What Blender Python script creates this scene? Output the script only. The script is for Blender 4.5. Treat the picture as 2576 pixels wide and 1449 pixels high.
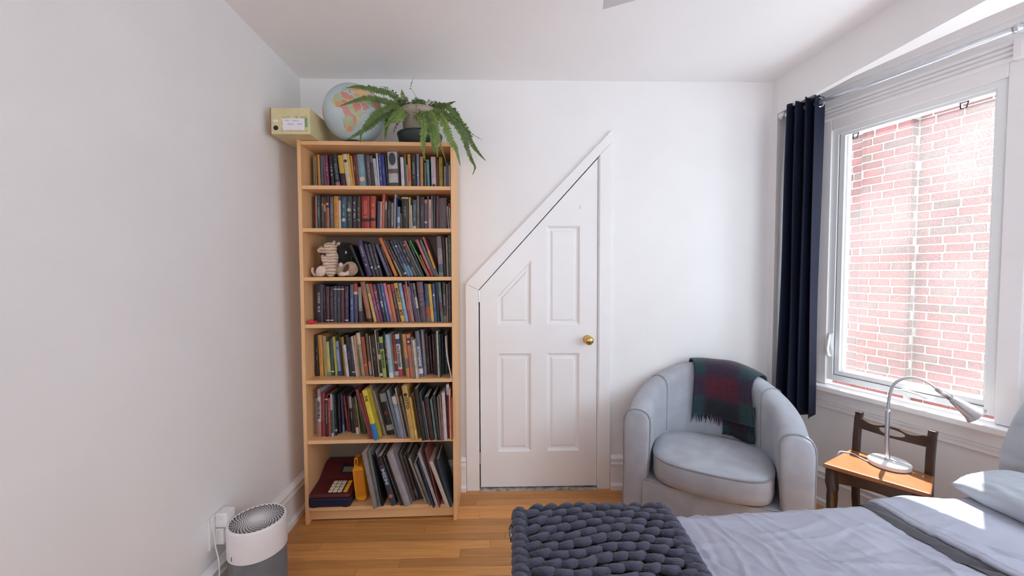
import bpy, bmesh, math, random
from math import sin, cos, pi, radians, atan2, hypot, sqrt
from mathutils import Vector, Matrix, noise
from mathutils.geometry import tessellate_polygon
random.seed(7)
scn = bpy.context.scene
for o in list(bpy.data.objects): bpy.data.objects.remove(o)
COL = scn.collection

# ------------------------------------------------------------ camera, sky, sun, exposure
PITCH, YAW, ROLL = math.atan(35.5/970), math.atan(22/970), -0.003
fw = Vector((sin(YAW)*cos(PITCH), cos(YAW)*cos(PITCH), -sin(PITCH)))
rt = Vector((cos(YAW), -sin(YAW), 0)); upv = rt.cross(fw)
cr_ = cos(ROLL)*rt + sin(ROLL)*upv; cu_ = -sin(ROLL)*rt + cos(ROLL)*upv
cam = bpy.data.cameras.new('camera'); camo = bpy.data.objects.new('camera', cam); COL.objects.link(camo)
M = Matrix((cr_, cu_, -fw)).transposed().to_4x4(); M.translation = (0, 0, 1.33008)
camo.matrix_world = M
cam.sensor_fit = 'HORIZONTAL'; cam.sensor_width = 36; cam.lens = 970*36/2576; cam.clip_start = .02
scn.camera = camo

SKY = 4.8; SUN = 14.0; EXPO = 0.50
w = bpy.data.worlds.new('sky'); scn.world = w; w.use_nodes = True
wn = w.node_tree; bgn = wn.nodes['Background']; bgn.inputs[0].default_value = (.765, .885, 1.0, 1); bgn.inputs[1].default_value = SKY
sd = Vector((.784*cos(radians(59.4)), .620*cos(radians(59.4)), sin(radians(59.4)))).normalized()
sun = bpy.data.lights.new('sun', 'SUN'); sun.energy = SUN; sun.angle = radians(.53); sun.color = (1, .965, .90)
suno = bpy.data.objects.new('sun', sun); COL.objects.link(suno); suno.rotation_euler = sd.to_track_quat('Z', 'Y').to_euler()
suno.location = (6, 5, 8)
vs = scn.view_settings; vs.view_transform = 'Standard'; vs.look = 'None'; vs.gamma = 1; vs.use_curve_mapping = False; vs.exposure = EXPO
scn.cycles.max_bounces = 16; scn.cycles.diffuse_bounces = 10; scn.cycles.transparent_max_bounces = 16
scn.cycles.sample_clamp_indirect = 8

# ------------------------------------------------------------ helpers
def lin(h):
    if not isinstance(h, str): return tuple(h)
    v = [int(h[i:i+2], 16)/255 for i in (0, 2, 4)]
    return tuple(c/12.92 if c <= .04045 else ((c+.055)/1.055)**2.4 for c in v)

def mat(name, col, rough=.6, noise_amt=0., nscale=20., bump=0., bscale=200., metal=0., sheen=0., spec=.5, stretch=None, col2=None):
    m = bpy.data.materials.new(name); m.use_nodes = True; nt = m.node_tree; b = nt.nodes['Principled BSDF']
    c = lin(col); b.inputs['Base Color'].default_value = (*c, 1); b.inputs['Roughness'].default_value = rough
    b.inputs['Metallic'].default_value = metal; b.inputs['Specular IOR Level'].default_value = spec
    if sheen: b.inputs['Sheen Weight'].default_value = sheen
    if noise_amt or bump:
        tc = nt.nodes.new('ShaderNodeTexCoord'); mp = nt.nodes.new('ShaderNodeMapping'); nt.links.new(tc.outputs['Object'], mp.inputs[0])
        if stretch: mp.inputs['Scale'].default_value = stretch
    if noise_amt:
        n = nt.nodes.new('ShaderNodeTexNoise'); n.inputs['Scale'].default_value = nscale; n.inputs['Detail'].default_value = 5
        nt.links.new(mp.outputs[0], n.inputs['Vector'])
        r = nt.nodes.new('ShaderNodeValToRGB'); c2 = lin(col2) if col2 else tuple(x*(1-noise_amt) for x in c)
        r.color_ramp.elements[0].position = .35; r.color_ramp.elements[1].position = .65
        r.color_ramp.elements[0].color = (*c2, 1); r.color_ramp.elements[1].color = (*(c if col2 else [min(1, x*(1+noise_amt*.6)) for x in c]), 1)
        nt.links.new(n.outputs['Fac'], r.inputs[0]); nt.links.new(r.outputs[0], b.inputs['Base Color'])
    if bump:
        n2 = nt.nodes.new('ShaderNodeTexNoise'); n2.inputs['Scale'].default_value = bscale; n2.inputs['Detail'].default_value = 3
        nt.links.new(mp.outputs[0], n2.inputs['Vector'])
        bp = nt.nodes.new('ShaderNodeBump'); bp.inputs['Strength'].default_value = bump; bp.inputs['Distance'].default_value = .002
        nt.links.new(n2.outputs['Fac'], bp.inputs['Height']); nt.links.new(bp.outputs[0], b.inputs['Normal'])
    return m

def crumple(m, scale=9., dist=.006, strength=.6, stretch=(1, 1, 1)):
    """soft cloth creases on top of the weave"""
    nt = m.node_tree; b = nt.nodes['Principled BSDF']; tc = nt.nodes.new('ShaderNodeTexCoord'); mp = nt.nodes.new('ShaderNodeMapping'); mp.inputs['Scale'].default_value = stretch
    nt.links.new(tc.outputs['Object'], mp.inputs[0]); n = nt.nodes.new('ShaderNodeTexNoise'); n.inputs['Scale'].default_value = scale; n.inputs['Detail'].default_value = 3; n.inputs['Distortion'].default_value = 1.2
    nt.links.new(mp.outputs[0], n.inputs['Vector']); s1 = nt.nodes.new('ShaderNodeMath'); s1.operation = 'SUBTRACT'; s1.inputs[1].default_value = .5; nt.links.new(n.outputs['Fac'], s1.inputs[0])
    a = nt.nodes.new('ShaderNodeMath'); a.operation = 'ABSOLUTE'; nt.links.new(s1.outputs[0], a.inputs[0]); p = nt.nodes.new('ShaderNodeMath'); p.operation = 'POWER'; p.inputs[1].default_value = .85; nt.links.new(a.outputs[0], p.inputs[0])
    bp = nt.nodes.new('ShaderNodeBump'); bp.inputs['Strength'].default_value = strength; bp.inputs['Distance'].default_value = dist; nt.links.new(p.outputs[0], bp.inputs['Height'])
    if b.inputs['Normal'].links: nt.links.new(b.inputs['Normal'].links[0].from_socket, bp.inputs['Normal'])
    nt.links.new(bp.outputs[0], b.inputs['Normal']); return m

class MB:
    def __init__(s): s.v = []; s.f = []; s.mi = []
    def add(s, vs_, fs, mi=0):
        o = len(s.v); s.v += [tuple(p) for p in vs_]; s.f += [tuple(o+i for i in f) for f in fs]; s.mi += [mi]*len(fs); return s
    def box(s, x0, x1, y0, y1, z0, z1, fn=None, mi=0):
        p = [(x, y, z) for z in (z0, z1) for y in (y0, y1) for x in (x0, x1)]
        if fn: p = [fn(*q) for q in p]
        return s.add(p, [(0, 2, 3, 1), (4, 5, 7, 6), (0, 1, 5, 4), (2, 6, 7, 3), (0, 4, 6, 2), (1, 3, 7, 5)], mi)
    def prism(s, poly, a, b, fn, holes=(), mi=0):
        """polygon (2-D) extruded from a to b; fn(u, v, w) -> point. Handles holes."""
        loops = [list(poly)]+[list(h) for h in holes]
        flat = [p for l in loops for p in l]; n = len(flat)
        tris = tessellate_polygon([[Vector((p[0], p[1], 0)) for p in l] for l in loops])
        vs_ = [fn(p[0], p[1], a) for p in flat]+[fn(p[0], p[1], b) for p in flat]
        fs = [tuple(t) for t in tris]+[tuple(n+i for i in reversed(t)) for t in tris]
        o = 0
        for l in loops:
            k = len(l)
            for i in range(k): j = (i+1) % k; fs.append((o+i, o+j, n+o+j, n+o+i))
            o += k
        return s.add(vs_, fs, mi)
    def tube(s, pts, r, n=8, caps=True, closed=False, mi=0):
        pts = [Vector(p) for p in pts]; N = len(pts)
        rs = r if isinstance(r, (list, tuple)) else [r]*N
        vs_ = []; up0 = None
        for i, p in enumerate(pts):
            if closed: t = pts[(i+1) % N]-pts[i-1]
            else: t = pts[min(i+1, N-1)]-pts[max(i-1, 0)]
            t.normalize()
            if up0 is None:
                up0 = Vector((0, 0, 1)) if abs(t.z) < .9 else Vector((1, 0, 0))
            a = (up0-t*up0.dot(t)).normalized(); up0 = a; b = t.cross(a)
            for k in range(n):
                an = 2*pi*k/n; vs_.append(p+(a*cos(an)+b*sin(an))*rs[i])
        fs = []
        for i in range(N if closed else N-1):
            i2 = (i+1) % N
            for k in range(n): k2 = (k+1) % n; fs.append((i*n+k, i*n+k2, i2*n+k2, i2*n+k))
        if caps and not closed: fs += [tuple(range(n-1, -1, -1)), tuple(range((N-1)*n, N*n))]
        return s.add(vs_, fs, mi)
    def lathe(s, prof, n=32, c=(0, 0, 0), fn=None, mi=0):
        vs_ = []
        for r, z in prof:
            for k in range(n): a = 2*pi*k/n; vs_.append((c[0]+r*cos(a), c[1]+r*sin(a), c[2]+z))
        if fn: vs_ = [fn(*p) for p in vs_]
        fs = []
        for i in range(len(prof)-1):
            for k in range(n): k2 = (k+1) % n; fs.append((i*n+k, i*n+k2, (i+1)*n+k2, (i+1)*n+k))
        if prof[0][0] > 1e-6: fs.append(tuple(range(n-1, -1, -1)))
        if prof[-1][0] > 1e-6: fs.append(tuple(range((len(prof)-1)*n, len(prof)*n)))
        return s.add(vs_, fs, mi)
    def grid(s, nu, nv, fn, closed_u=False, mi=0):
        vs_ = [fn(i/(nu if closed_u else nu-1), j/(nv-1)) for j in range(nv) for i in range(nu)]
        fs = []
        for j in range(nv-1):
            for i in range(nu if closed_u else nu-1):
                i2 = (i+1) % nu; fs.append((j*nu+i, j*nu+i2, (j+1)*nu+i2, (j+1)*nu+i))
        return s.add(vs_, fs, mi)
    def ell(s, c, r, n=14, m=9, rot=None, mi=0):
        R = rot or Matrix.Identity(3); c = Vector(c); vs_ = []
        for j in range(m+1):
            ph = -pi/2+pi*j/m
            for i in range(n):
                a = 2*pi*i/n; vs_.append(c+R @ Vector((r[0]*cos(ph)*cos(a), r[1]*cos(ph)*sin(a), r[2]*sin(ph))))
        fs = [(j*n+i, j*n+(i+1) % n, (j+1)*n+(i+1) % n, (j+1)*n+i) for j in range(m) for i in range(n)]
        return s.add(vs_, fs, mi)
    def mesh(s, name, smooth=False, fix=True):
        me = bpy.data.meshes.new(name); me.from_pydata(s.v, [], s.f)
        if any(s.mi): me.polygons.foreach_set('material_index', s.mi)
        if fix:
            bm = bmesh.new(); bm.from_mesh(me); bmesh.ops.remove_doubles(bm, verts=bm.verts, dist=1e-6)
            bmesh.ops.recalc_face_normals(bm, faces=bm.faces); bm.to_mesh(me); bm.free()
        if smooth: me.polygons.foreach_set('use_smooth', [True]*len(me.polygons))
        me.update(); return me
    def build(s, name, m, parent=None, smooth=False, bevel=0, seg=2, sub=0, loc=None, label=None, fix=True, angle=None):
        me = s.mesh(name, smooth, fix)
        for mm in (m if isinstance(m, (list, tuple)) else [m]): me.materials.append(mm)
        return link(name, me, parent, bevel, seg, sub, loc, label, angle)

def link(name, me, parent=None, bevel=0, seg=2, sub=0, loc=None, label=None, angle=None):
    o = bpy.data.objects.new(name, me); COL.objects.link(o)
    if parent is not None: o.parent = parent
    if loc is not None: o.location = loc
    if bevel:
        b = o.modifiers.new('bevel', 'BEVEL'); b.width = bevel; b.segments = seg; b.limit_method = 'ANGLE'; b.angle_limit = radians(40)
    if sub:
        b = o.modifiers.new('subdivision', 'SUBSURF'); b.levels = sub; b.render_levels = sub
    if angle:
        me.polygons.foreach_set('use_smooth', [True]*len(me.polygons))
        b = o.modifiers.new('edge_split', 'EDGE_SPLIT'); b.split_angle = radians(angle)
    if label: o['label'] = label
    return o

def empty(name, loc=(0, 0, 0), rz=0, parent=None):
    o = bpy.data.objects.new(name, None); COL.objects.link(o); o.location = loc; o.rotation_euler = (0, 0, rz); o.empty_display_size = .05
    if parent: o.parent = parent
    return o
def tag(o, label=None, cat=None, group=None, kind=None):
    if label: o['label'] = label
    if cat: o['category'] = cat
    if group: o['group'] = group
    if kind: o['kind'] = kind
    return o
def text(name, body, size, m, parent, ext=.0003, off=0.):
    cu = bpy.data.curves.new(name, 'FONT'); cu.body = body; cu.size = size; cu.align_x = 'CENTER'; cu.align_y = 'CENTER'; cu.resolution_u = 2; cu.extrude = ext; cu.offset = off
    t_ = bpy.data.objects.new(name, cu); me = bpy.data.meshes.new_from_object(t_); bpy.data.objects.remove(t_); bpy.data.curves.remove(cu)
    me.name = name; me.materials.clear(); me.materials.append(m); return link(name, me, parent)
XYZ = lambda x, y, z: (x, y, z)
XZ = lambda u, v, w: (u, w, v)      # polygon in the x-z plane, extruded along y

# ------------------------------------------------------------ materials
WALLC = (.85, .84, .84)
m_wall = mat('wall_paint', WALLC, .55, .02, 3, .06, 90, spec=.3)
m_ceil = mat('ceiling_paint', (.90, .895, .90), .6, .015, 2, .04, 60, spec=.25)
m_trim = mat('trim_paint', (.86, .85, .855), .32, .015, 6, .03, 40, spec=.5)
m_vinyl = mat('window_vinyl', (.84, .86, .87), .28, .01, 8, spec=.5)
m_dark = mat('painted_shade_and_print', (.02, .02, .022), .9)  # near-black: shade of openings put into colour, also the logo print
m_black = mat('black_plastic', (.012, .012, .014), .4)
m_brass = mat('polished_brass', (.72, .47, .17), .13, .05, 40, metal=1)
m_steel = mat('brushed_steel', (.62, .63, .65), .28, .05, 60, metal=1)
m_chrome = mat('chrome', (.8, .8, .82), .08, .01, 30, metal=1)
m_thresh = mat('worn_threshold', (.42, .40, .37), .8, .5, 30, .2, 120)
m_wplastic = mat('white_plastic', (.80, .79, .79), .35, .01, 10)

def wood_mat(name, c1, c2, scale, rough, rnd=True, axis=(1, 12, 12), bump=.04, dark=.6):
    m = bpy.data.materials.new(name); m.use_nodes = True; nt = m.node_tree; b = nt.nodes['Principled BSDF']
    tc = nt.nodes.new('ShaderNodeTexCoord'); mp = nt.nodes.new('ShaderNodeMapping'); mp.inputs['Scale'].default_value = axis
    oi = nt.nodes.new('ShaderNodeObjectInfo'); vm = nt.nodes.new('ShaderNodeVectorMath'); vm.operation = 'ADD'
    mu = nt.nodes.new('ShaderNodeMath'); mu.operation = 'MULTIPLY'; mu.inputs[1].default_value = 37.
    nt.links.new(oi.outputs['Random'], mu.inputs[0]); nt.links.new(tc.outputs['Object'], mp.inputs[0]); nt.links.new(mp.outputs[0], vm.inputs[0])
    cx = nt.nodes.new('ShaderNodeCombineXYZ'); nt.links.new(mu.outputs[0], cx.inputs[0]); nt.links.new(mu.outputs[0], cx.inputs[1]); nt.links.new(cx.outputs[0], vm.inputs[1])
    n = nt.nodes.new('ShaderNodeTexNoise'); n.inputs['Scale'].default_value = scale; n.inputs['Detail'].default_value = 6; n.inputs['Distortion'].default_value = .6
    nt.links.new(vm.outputs[0], n.inputs['Vector'])
    r = nt.nodes.new('ShaderNodeValToRGB'); r.color_ramp.elements[0].position = .32; r.color_ramp.elements[1].position = .68
    r.color_ramp.elements[0].color = (*lin(c2), 1); r.color_ramp.elements[1].color = (*lin(c1), 1); nt.links.new(n.outputs['Fac'], r.inputs[0])
    last = r.outputs[0]
    if rnd:
        hs = nt.nodes.new('ShaderNodeHueSaturation'); mr = nt.nodes.new('ShaderNodeMapRange'); mr.inputs[3].default_value = dark; mr.inputs[4].default_value = 1.18
        nt.links.new(oi.outputs['Random'], mr.inputs[0]); nt.links.new(mr.outputs[0], hs.inputs['Value']); nt.links.new(last, hs.inputs['Color']); last = hs.outputs[0]
    nt.links.new(last, b.inputs['Base Color']); b.inputs['Roughness'].default_value = rough
    bp = nt.nodes.new('ShaderNodeBump'); bp.inputs['Strength'].default_value = bump; bp.inputs['Distance'].default_value = .002
    nt.links.new(n.outputs['Fac'], bp.inputs['Height']); nt.links.new(bp.outputs[0], b.inputs['Normal'])
    return m
m_oak = wood_mat('oak_floor', (.70, .345, .110), (.56, .245, .070), 3.2, .38, axis=(1.2, 26, 12), dark=.74)
m_birch = wood_mat('birch_veneer', (.80, .48, .235), (.73, .42, .20), 2.2, .45, rnd=False, axis=(9, 9, 1), bump=.02)
m_birchh = wood_mat('birch_veneer_level', (.80, .48, .235), (.73, .42, .20), 2.2, .45, rnd=False, axis=(1, 9, 9), bump=.02)
m_backp = mat('back_panel', (.22, .165, .125), .6, .06, 8)  # brown darkened to deepen the shade behind the books
m_stool = wood_mat('dark_stained_wood', (.060, .032, .020), (.035, .018, .012), 4, .25, rnd=False, axis=(2, 2, 2))
m_seatw = wood_mat('worn_orange_seat', (.30, .115, .038), (.22, .080, .026), 5, .30, rnd=False, axis=(6, 2, 6), bump=.06)

# ------------------------------------------------------------ room shell
YB = 2.345; ZC = 2.485
P0 = Vector((1.79, 2.30, 0)); TA = radians(-19.7)
TT = Vector((sin(TA), cos(TA), 0)); NN = Vector((-TT.y, TT.x, 0))
def BW(s, d, z): p = P0-TT*s+NN*d; return (p.x, p.y, z)     # s along the bay wall towards the room's near end, d into the room
BWP = lambda s, z, d: BW(s, d, z)
def struct(o, label=None): return tag(o, label, None, None, 'structure')

fl = struct(MB().box(-1.5, 2.6, -2.6, 2.6, -.06, -.004).build('floor', m_oak), 'narrow strip oak floor in warm honey brown')
y = 2.40; row = 0; PW = .0572
while y > .95:
    x = -1.22-random.random()*.6
    while x < 1.95:
        L = random.uniform(.7, 1.5); x0 = max(x, -1.2); x1 = min(x+L, 1.95)
        if x1-x0 > .05:
            bm = MB().box(0, x1-x0-.0012, 0, PW-.0012, -.006, 0)
            o = bm.build('plank', m_oak, fl, bevel=.0012, seg=1, loc=(x0, y-PW, random.uniform(-.0004, 0)))
        x += L
    y -= PW; row += 1

# back wall with the notch of the closet door
outer = [(-1.35, -.05), (-.150, -.05), (-.150, 1.232), (.583, 2.045), (.583, -.05), (1.95, -.05), (1.95, 2.52), (-1.35, 2.52)]
struct(MB().prism(outer, YB, YB+.10, XZ).build('wall_back', m_wall), 'white back wall with a triangular closet door')
struct(MB().box(-.25, .75, YB+.10, YB+.14, -.05, 2.25).build('closet_shade_panel', m_dark))  # near-black panel added as the closet's shade; stops sky light leaking in
def lwx(y, z): return -1.155+(YB-y)*.02+(z/ZC)*(-.038+(YB-y)*.016)
mb = MB(); vs_ = []
for y_ in (-2.6, YB+.1):
    for z_ in (-.05, 2.52): vs_ += [(lwx(y_, z_), y_, z_), (lwx(y_, z_)-.12, y_, z_)]
mb.add(vs_, [(0, 2, 6, 4), (1, 5, 7, 3), (0, 4, 5, 1), (2, 3, 7, 6), (0, 1, 3, 2), (4, 6, 7, 5)])
struct(mb.build('wall_left', m_wall), 'plain white wall beside the bookcase')
BX = lambda y: 1.641+(YB-y)*.048
mb = MB().prism([(-1.4, -2.6), (BX(-2.6)+.02, -2.6), (BX(YB+.1)+.02, YB+.1), (-1.4, YB+.1)], ZC, ZC+.08, XYZ)
struct(mb.build('ceiling', m_ceil), 'smooth white ceiling')
mb = MB().prism([(BX(-2.5), -2.5), (BX(YB), YB), (BX(YB)+.03, YB), (1.700, 1.86), (1.800, 1.442), (2.16, .30), (2.18, -.3), (1.88, -1.2), (1.86, -2.5)], 2.28, ZC+.06, XYZ)
struct(mb.build('trim_1', m_wall), 'white boxed beam dropped below the ceiling above the bay')
struct(MB().prism([(1.665, 2.36), (1.725, .9), (1.79, -.4), (1.83, -1.25), (1.93, -1.2), (2.23, -.3), (2.13, 1.49), (1.83, 2.33)], 2.45, 2.52, XYZ).build('ceiling_bay', m_ceil), 'white ceiling of the window bay')
struct(MB().prism([(1.641, YB), (1.641, 2.302), (1.80, 2.285), (1.86, YB+.1), (1.641, YB+.1)], -.05, 2.46, XYZ).build('wall_corner', m_wall), 'narrow white wall return beside the curtain')
# bay facet with the window opening
SE = .88
mb = MB().prism([(-.06, -.05), (SE+.02, -.05), (SE+.02, 2.46), (-.06, 2.46)], 0, -.05, BWP, holes=[[(.168, .70), (.80, .70), (.80, 2.125), (.168, 2.125)]])
struct(mb.build('wall_bay', m_wall), 'white bay wall around the window')
E1 = Vector(BW(SE, 0, 0)); E2 = Vector((2.20, -.30, 0)); E3 = Vector((1.90, -1.2, 0))
def facet(A, B, holes, name, label):
    t = (B-A); L = t.length; t.normalize(); n = Vector((t.y, -t.x, 0))
    if n.x > 0: n = -n
    f = lambda s, z, d: tuple(A+t*s+n*d+Vector((0, 0, z)))
    o = struct(MB().prism([(-.02, -.05), (L+.02, -.05), (L+.02, 2.46), (-.02, 2.46)], 0, -.05, f, holes=holes).build(name, m_wall), label)
    return f, L
f2, L2 = facet(E1, E2, [[(.16, .72), (1.42, .72), (1.42, 2.12), (.16, 2.12)]], 'wall_bay_front', 'white front wall of the bay')
f3, L3 = facet(E2, E3, [[(.14, .72), (.80, .72), (.80, 2.12), (.14, 2.12)]], 'wall_bay_near', 'white near wall of the bay')
struct(MB().box(1.90, 2.02, -2.6, -1.2, -.05, 2.52).build('wall_right', m_wall), 'white side wall past the bay')
struct(MB().prism([(-1.4, -.05), (2.02, -.05), (2.02, 2.52), (-1.4, 2.52)], -2.65, -2.6, XZ, holes=[[(-.75, .75), (.75, .75), (.75, 2.1), (-.75, 2.1)]]).build('wall_rear', m_wall), 'white wall behind the viewer')  # rear opening added to give frontal fill light
# daylight portals in the window openings (only guide the sky light)
def portal(c, n, wd, h):
    l = bpy.data.lights.new('window_daylight', 'AREA'); l.shape = 'RECTANGLE'; l.size = wd; l.size_y = h; l.cycles.is_portal = True
    o = bpy.data.objects.new('window_daylight', l); COL.objects.link(o); o.location = c; o.rotation_euler = Vector(n).to_track_quat('-Z', 'Z').to_euler()
portal(BW(.485, -.07, 1.41), NN, .70, 1.5)
c2 = f2(.79, 1.42, -.07); portal(c2, (-1, -.04, 0), 1.3, 1.45)
c3 = f3(.47, 1.42, -.07); portal(c3, Vector((-.93, .37, 0)), .7, 1.45)

portal((0, -2.67, 1.42), (0, 1, 0), 1.5, 1.35)  # guides sky light through the added rear window

# mouldings
def moulding(name, prof, path, m, label, parent=None):
    """prof: (out, z) polygon, path: list of (point, outward normal)"""
    mb = MB(); k = len(prof); vs_ = []
    for p, n in path:
        for o_, z in prof: vs_.append((p[0]+n[0]*o_, p[1]+n[1]*o_, z))
    fs = [tuple(range(k-1, -1, -1)), tuple(range((len(path)-1)*k, len(path)*k))]
    for i in range(len(path)-1):
        for a in range(k): b = (a+1) % k; fs.append((i*k+a, i*k+b, (i+1)*k+b, (i+1)*k+a))
    mb.add(vs_, fs); return struct(mb.build(name, m, parent), label)
BASE = [(0, -.004), (.038, -.004), (.038, .026), (.030, .034), (.022, .036), (.022, .150), (.030, .153), (.031, .160), (.024, .164), (.022, .176), (.030, .184), (.031, .192), (.020, .198), (.012, .206), (0, .206)]
moulding('baseboard_back', BASE, [((.657, YB), (0, -1)), ((1.641, YB), (0, -1))], m_trim, 'white moulded baseboard between door and corner')
moulding('baseboard_door', BASE, [((-.36, YB), (0, -1)), ((-.230, YB), (0, -1))], m_trim, 'short white baseboard piece between bookcase and door')
moulding('baseboard_left', BASE, [((lwx(2.34, .1), 2.34), (1, .02)), ((lwx(-2.5, .1), -2.5), (1, .02))], m_trim, 'white moulded baseboard along the plain wall')
moulding('baseboard_bay', BASE, [(BW(-.02, 0, 0), NN), (BW(SE, 0, 0), NN)], m_trim, 'white moulded baseboard under the window')
CORN = [(0, 2.318), (.012, 2.318), (.016, 2.336), (.024, 2.342), (.026, 2.352), (.036, 2.372), (.052, 2.388), (.060, 2.390), (.062, 2.405), (.072, 2.410), (.080, 2.428), (.082, 2.452), (0, 2.452)]
moulding('trim_2', CORN, [(BW(-.02, 0, 0), NN), (BW(SE, 0, 0), NN)], m_trim, 'white cornice moulding above the curtain rod')
RAIL = [(0, .560), (.010, .560), (.018, .566), (.018, .574), (.010, .580), (.010, .586), (.022, .590), (.022, .598), (0, .602)]
moulding('trim_3', RAIL, [(BW(.0, 0, 0), NN), (BW(SE, 0, 0), NN)], m_trim, 'thin white rail moulding under the window sill')

# ------------------------------------------------------------ closet door with its casing
tr = empty('trim_4', (-.19, YB, 0)); struct(tr, 'white casing around the triangular closet door')
def tl(mb, name, bev=.002, m=None, par=None): o = mb.build(name, m or m_trim, par or tr, bevel=bev); o.matrix_parent_inverse = Matrix.Translation(-(par or tr).location); return o
TY = YB-.020
tl(MB().prism([(-.228, -.002), (-.150, -.002), (-.150, 1.232), (-.228, 1.271)], TY, YB+.002, XZ), 'casing_board')
tl(MB().prism([(.583, -.002), (.655, -.002), (.655, 2.115), (.583, 2.042)], TY, YB+.002, XZ), 'casing_board')
tl(MB().prism([(-.2275, 1.2715), (-.1505, 1.2335), (.5825, 2.043), (.655, 2.1165), (.655, 2.19)], TY, YB+.002, XZ), 'casing_board')
tl(MB().prism([(.576, .0), (.584, .0), (.584, 2.04), (.576, 2.03)], TY+.006, YB+.06, XZ), 'door_stop')
thr = struct(MB().box(-.1495, .5825, YB-.030, YB+.09, -.004, .004).build('trim_5', m_thresh), 'worn grey threshold under the closet door')
door = empty('door_1', (-.141, YB+.004, .012)); struct(door, 'white closet door cut to a triangle under the stair')
DY = YB-.007
H1 = [(-.035, 1.018), (.168, 1.018), (.168, 1.412), (-.035, 1.196)]; H2 = [(.267, 1.018), (.465, 1.018), (.465, 1.618), (.267, 1.618)]
H3 = [(-.035, .236), (.167, .236), (.167, .843), (-.035, .843)]; H4 = [(.267, .238), (.464, .238), (.464, .843), (.267, .843)]
H5 = [(.450, 1.722), (.469, 1.722), (.469, 1.744)]
leaf = MB().prism([(-.143, .014), (.574, .014), (.574, 2.026), (-.143, 1.2345)], DY, DY+.034, XZ, holes=[H1, H2, H3, H4, H5])
tl(leaf, 'door_leaf', .0015, m_trim, door)
def inset(poly, d):
    n = len(poly); out = []
    for i in range(n):
        a, b, c = Vector(poly[i-1]), Vector(poly[i]), Vector(poly[(i+1) % n])
        e1 = (b-a).normalized(); e2 = (c-b).normalized(); n1 = Vector((-e1.y, e1.x)); n2 = Vector((-e2.y, e2.x))
        q = (n1+n2); q = q/(q.dot(n1)); out.append(tuple(b+q*d))
    return out
for Hh in (H1, H2, H3, H4):
    rings = [(Hh, DY+.002), (inset(Hh, .008), DY+.010), (inset(Hh, .012), DY+.016), (inset(Hh, .022), DY+.016), (inset(Hh, .034), DY+.007)]
    mb = MB(); k = len(Hh)
    vs_ = [(p[0], y_, p[1]) for r_, y_ in rings for p in r_]
    fs = [(i*k+a, i*k+(a+1) % k, (i+1)*k+(a+1) % k, (i+1)*k+a) for i in range(len(rings)-1) for a in range(k)]+[tuple(range((len(rings)-1)*k, len(rings)*k))]
    tl(mb.add(vs_, fs), 'door_panel', 0, m_trim, door)
tl(MB().prism(H5, DY+.006, DY+.010, XZ), 'panel_sliver', 0, m_trim, door)
kn = MB().lathe([(.027, 0), (.027, .004), (.022, .008), (.011, .010), (.011, .026), (.020, .030), (.027, .042), (.027, .052), (.020, .062), (.0, .066)], 32, fn=lambda x, y_, z: (.514+x, DY-z, .928+y_))
o = tl(kn, 'door_knob', 0, m_brass, door); o.data.polygons.foreach_set('use_smooth', [True]*len(o.data.polygons))
for hz in (1.16, .165):
    tl(MB().tube([(-.1455, DY-.004, hz), (-.1455, DY-.004, hz+.072)], .0045, 10).box(-.148, -.143, DY-.004, DY+.02, hz+.002, hz+.07), 'hinge', 0, m_steel, door)
tl(MB().box(.5725, .5745, DY+.006, DY+.03, .90, .955), 'strike_plate', 0, m_brass, door)
# ------------------------------------------------------------ window
def part(mb, name, par, m, **k):
    """part built in world coordinates under a parent that sits anywhere"""
    o = mb.build(name, m, par, **k); o.matrix_parent_inverse = wm(par).inverted(); return o
def wm(o):
    T = Matrix.Translation(o.location) @ o.rotation_euler.to_matrix().to_4x4()
    return (wm(o.parent) @ o.matrix_parent_inverse @ T) if o.parent else T
def sbox(mb, s0, s1, z0, z1, d0, d1): return mb.box(s0, s1, d0, d1, z0, z1, fn=lambda s, d, z: BW(s, d, z))
win = empty('window_1', BW(.485, 0, .70)); struct(win, 'white vinyl casement window facing the red brick wall')
for a in ((.095, .17, .70, 2.185), (.80, .862, .70, 2.185), (.17, .80, 2.12, 2.185)):
    part(sbox(MB(), *a, -.002, .018), 'casing_board', win, m_trim, bevel=.003)
FL = [(0, 2.178), (.022, 2.178), (.030, 2.183), (.030, 2.192), (.022, 2.196), (.033, 2.201), (.033, 2.211), (.025, 2.215), (.037, 2.220), (.037, 2.230), (.028, 2.234), (.042, 2.239), (.042, 2.248), (0, 2.248)]
mb = MB(); k = len(FL)
vs_ = [BW(s, d, z) for s in (.085, .822) for d, z in FL]
mb.add(vs_, [tuple(range(k-1, -1, -1)), tuple(range(k, 2*k))]+[(a, (a+1) % k, k+(a+1) % k, k+a) for a in range(k)])
part(mb, 'head_moulding', win, m_trim)
part(sbox(MB(), .818, .842, 2.172, 2.252, -.002, .05), 'corner_block', win, m_trim, bevel=.003)
def ring(s0, s1, z0, z1, wd, d0, d1): 
    return MB().prism([(s0, z0), (s1, z0), (s1, z1), (s0, z1)], d0, d1, BWP, holes=[[(s0+wd, z0+wd), (s1-wd, z0+wd), (s1-wd, z1-wd), (s0+wd, z1-wd)]])
part(ring(.170, .798, .728, 2.122, .030, -.055, .008), 'window_frame', win, m_vinyl, bevel=.002)
sash = part(ring(.201, .787, .760, 2.105, .026, -.05, .000), 'window_sash', win, m_vinyl, bevel=.003)
part(ring(.226, .772, .784, 2.092, .009, -.045, -.014), 'glazing_bead', win, m_vinyl, bevel=.0015)
part(ring(.200, .789, .757, 2.108, .004, -.052, .0025), 'sash_seal', win, mat('grey_seal', (.22, .23, .25), .6))
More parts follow.
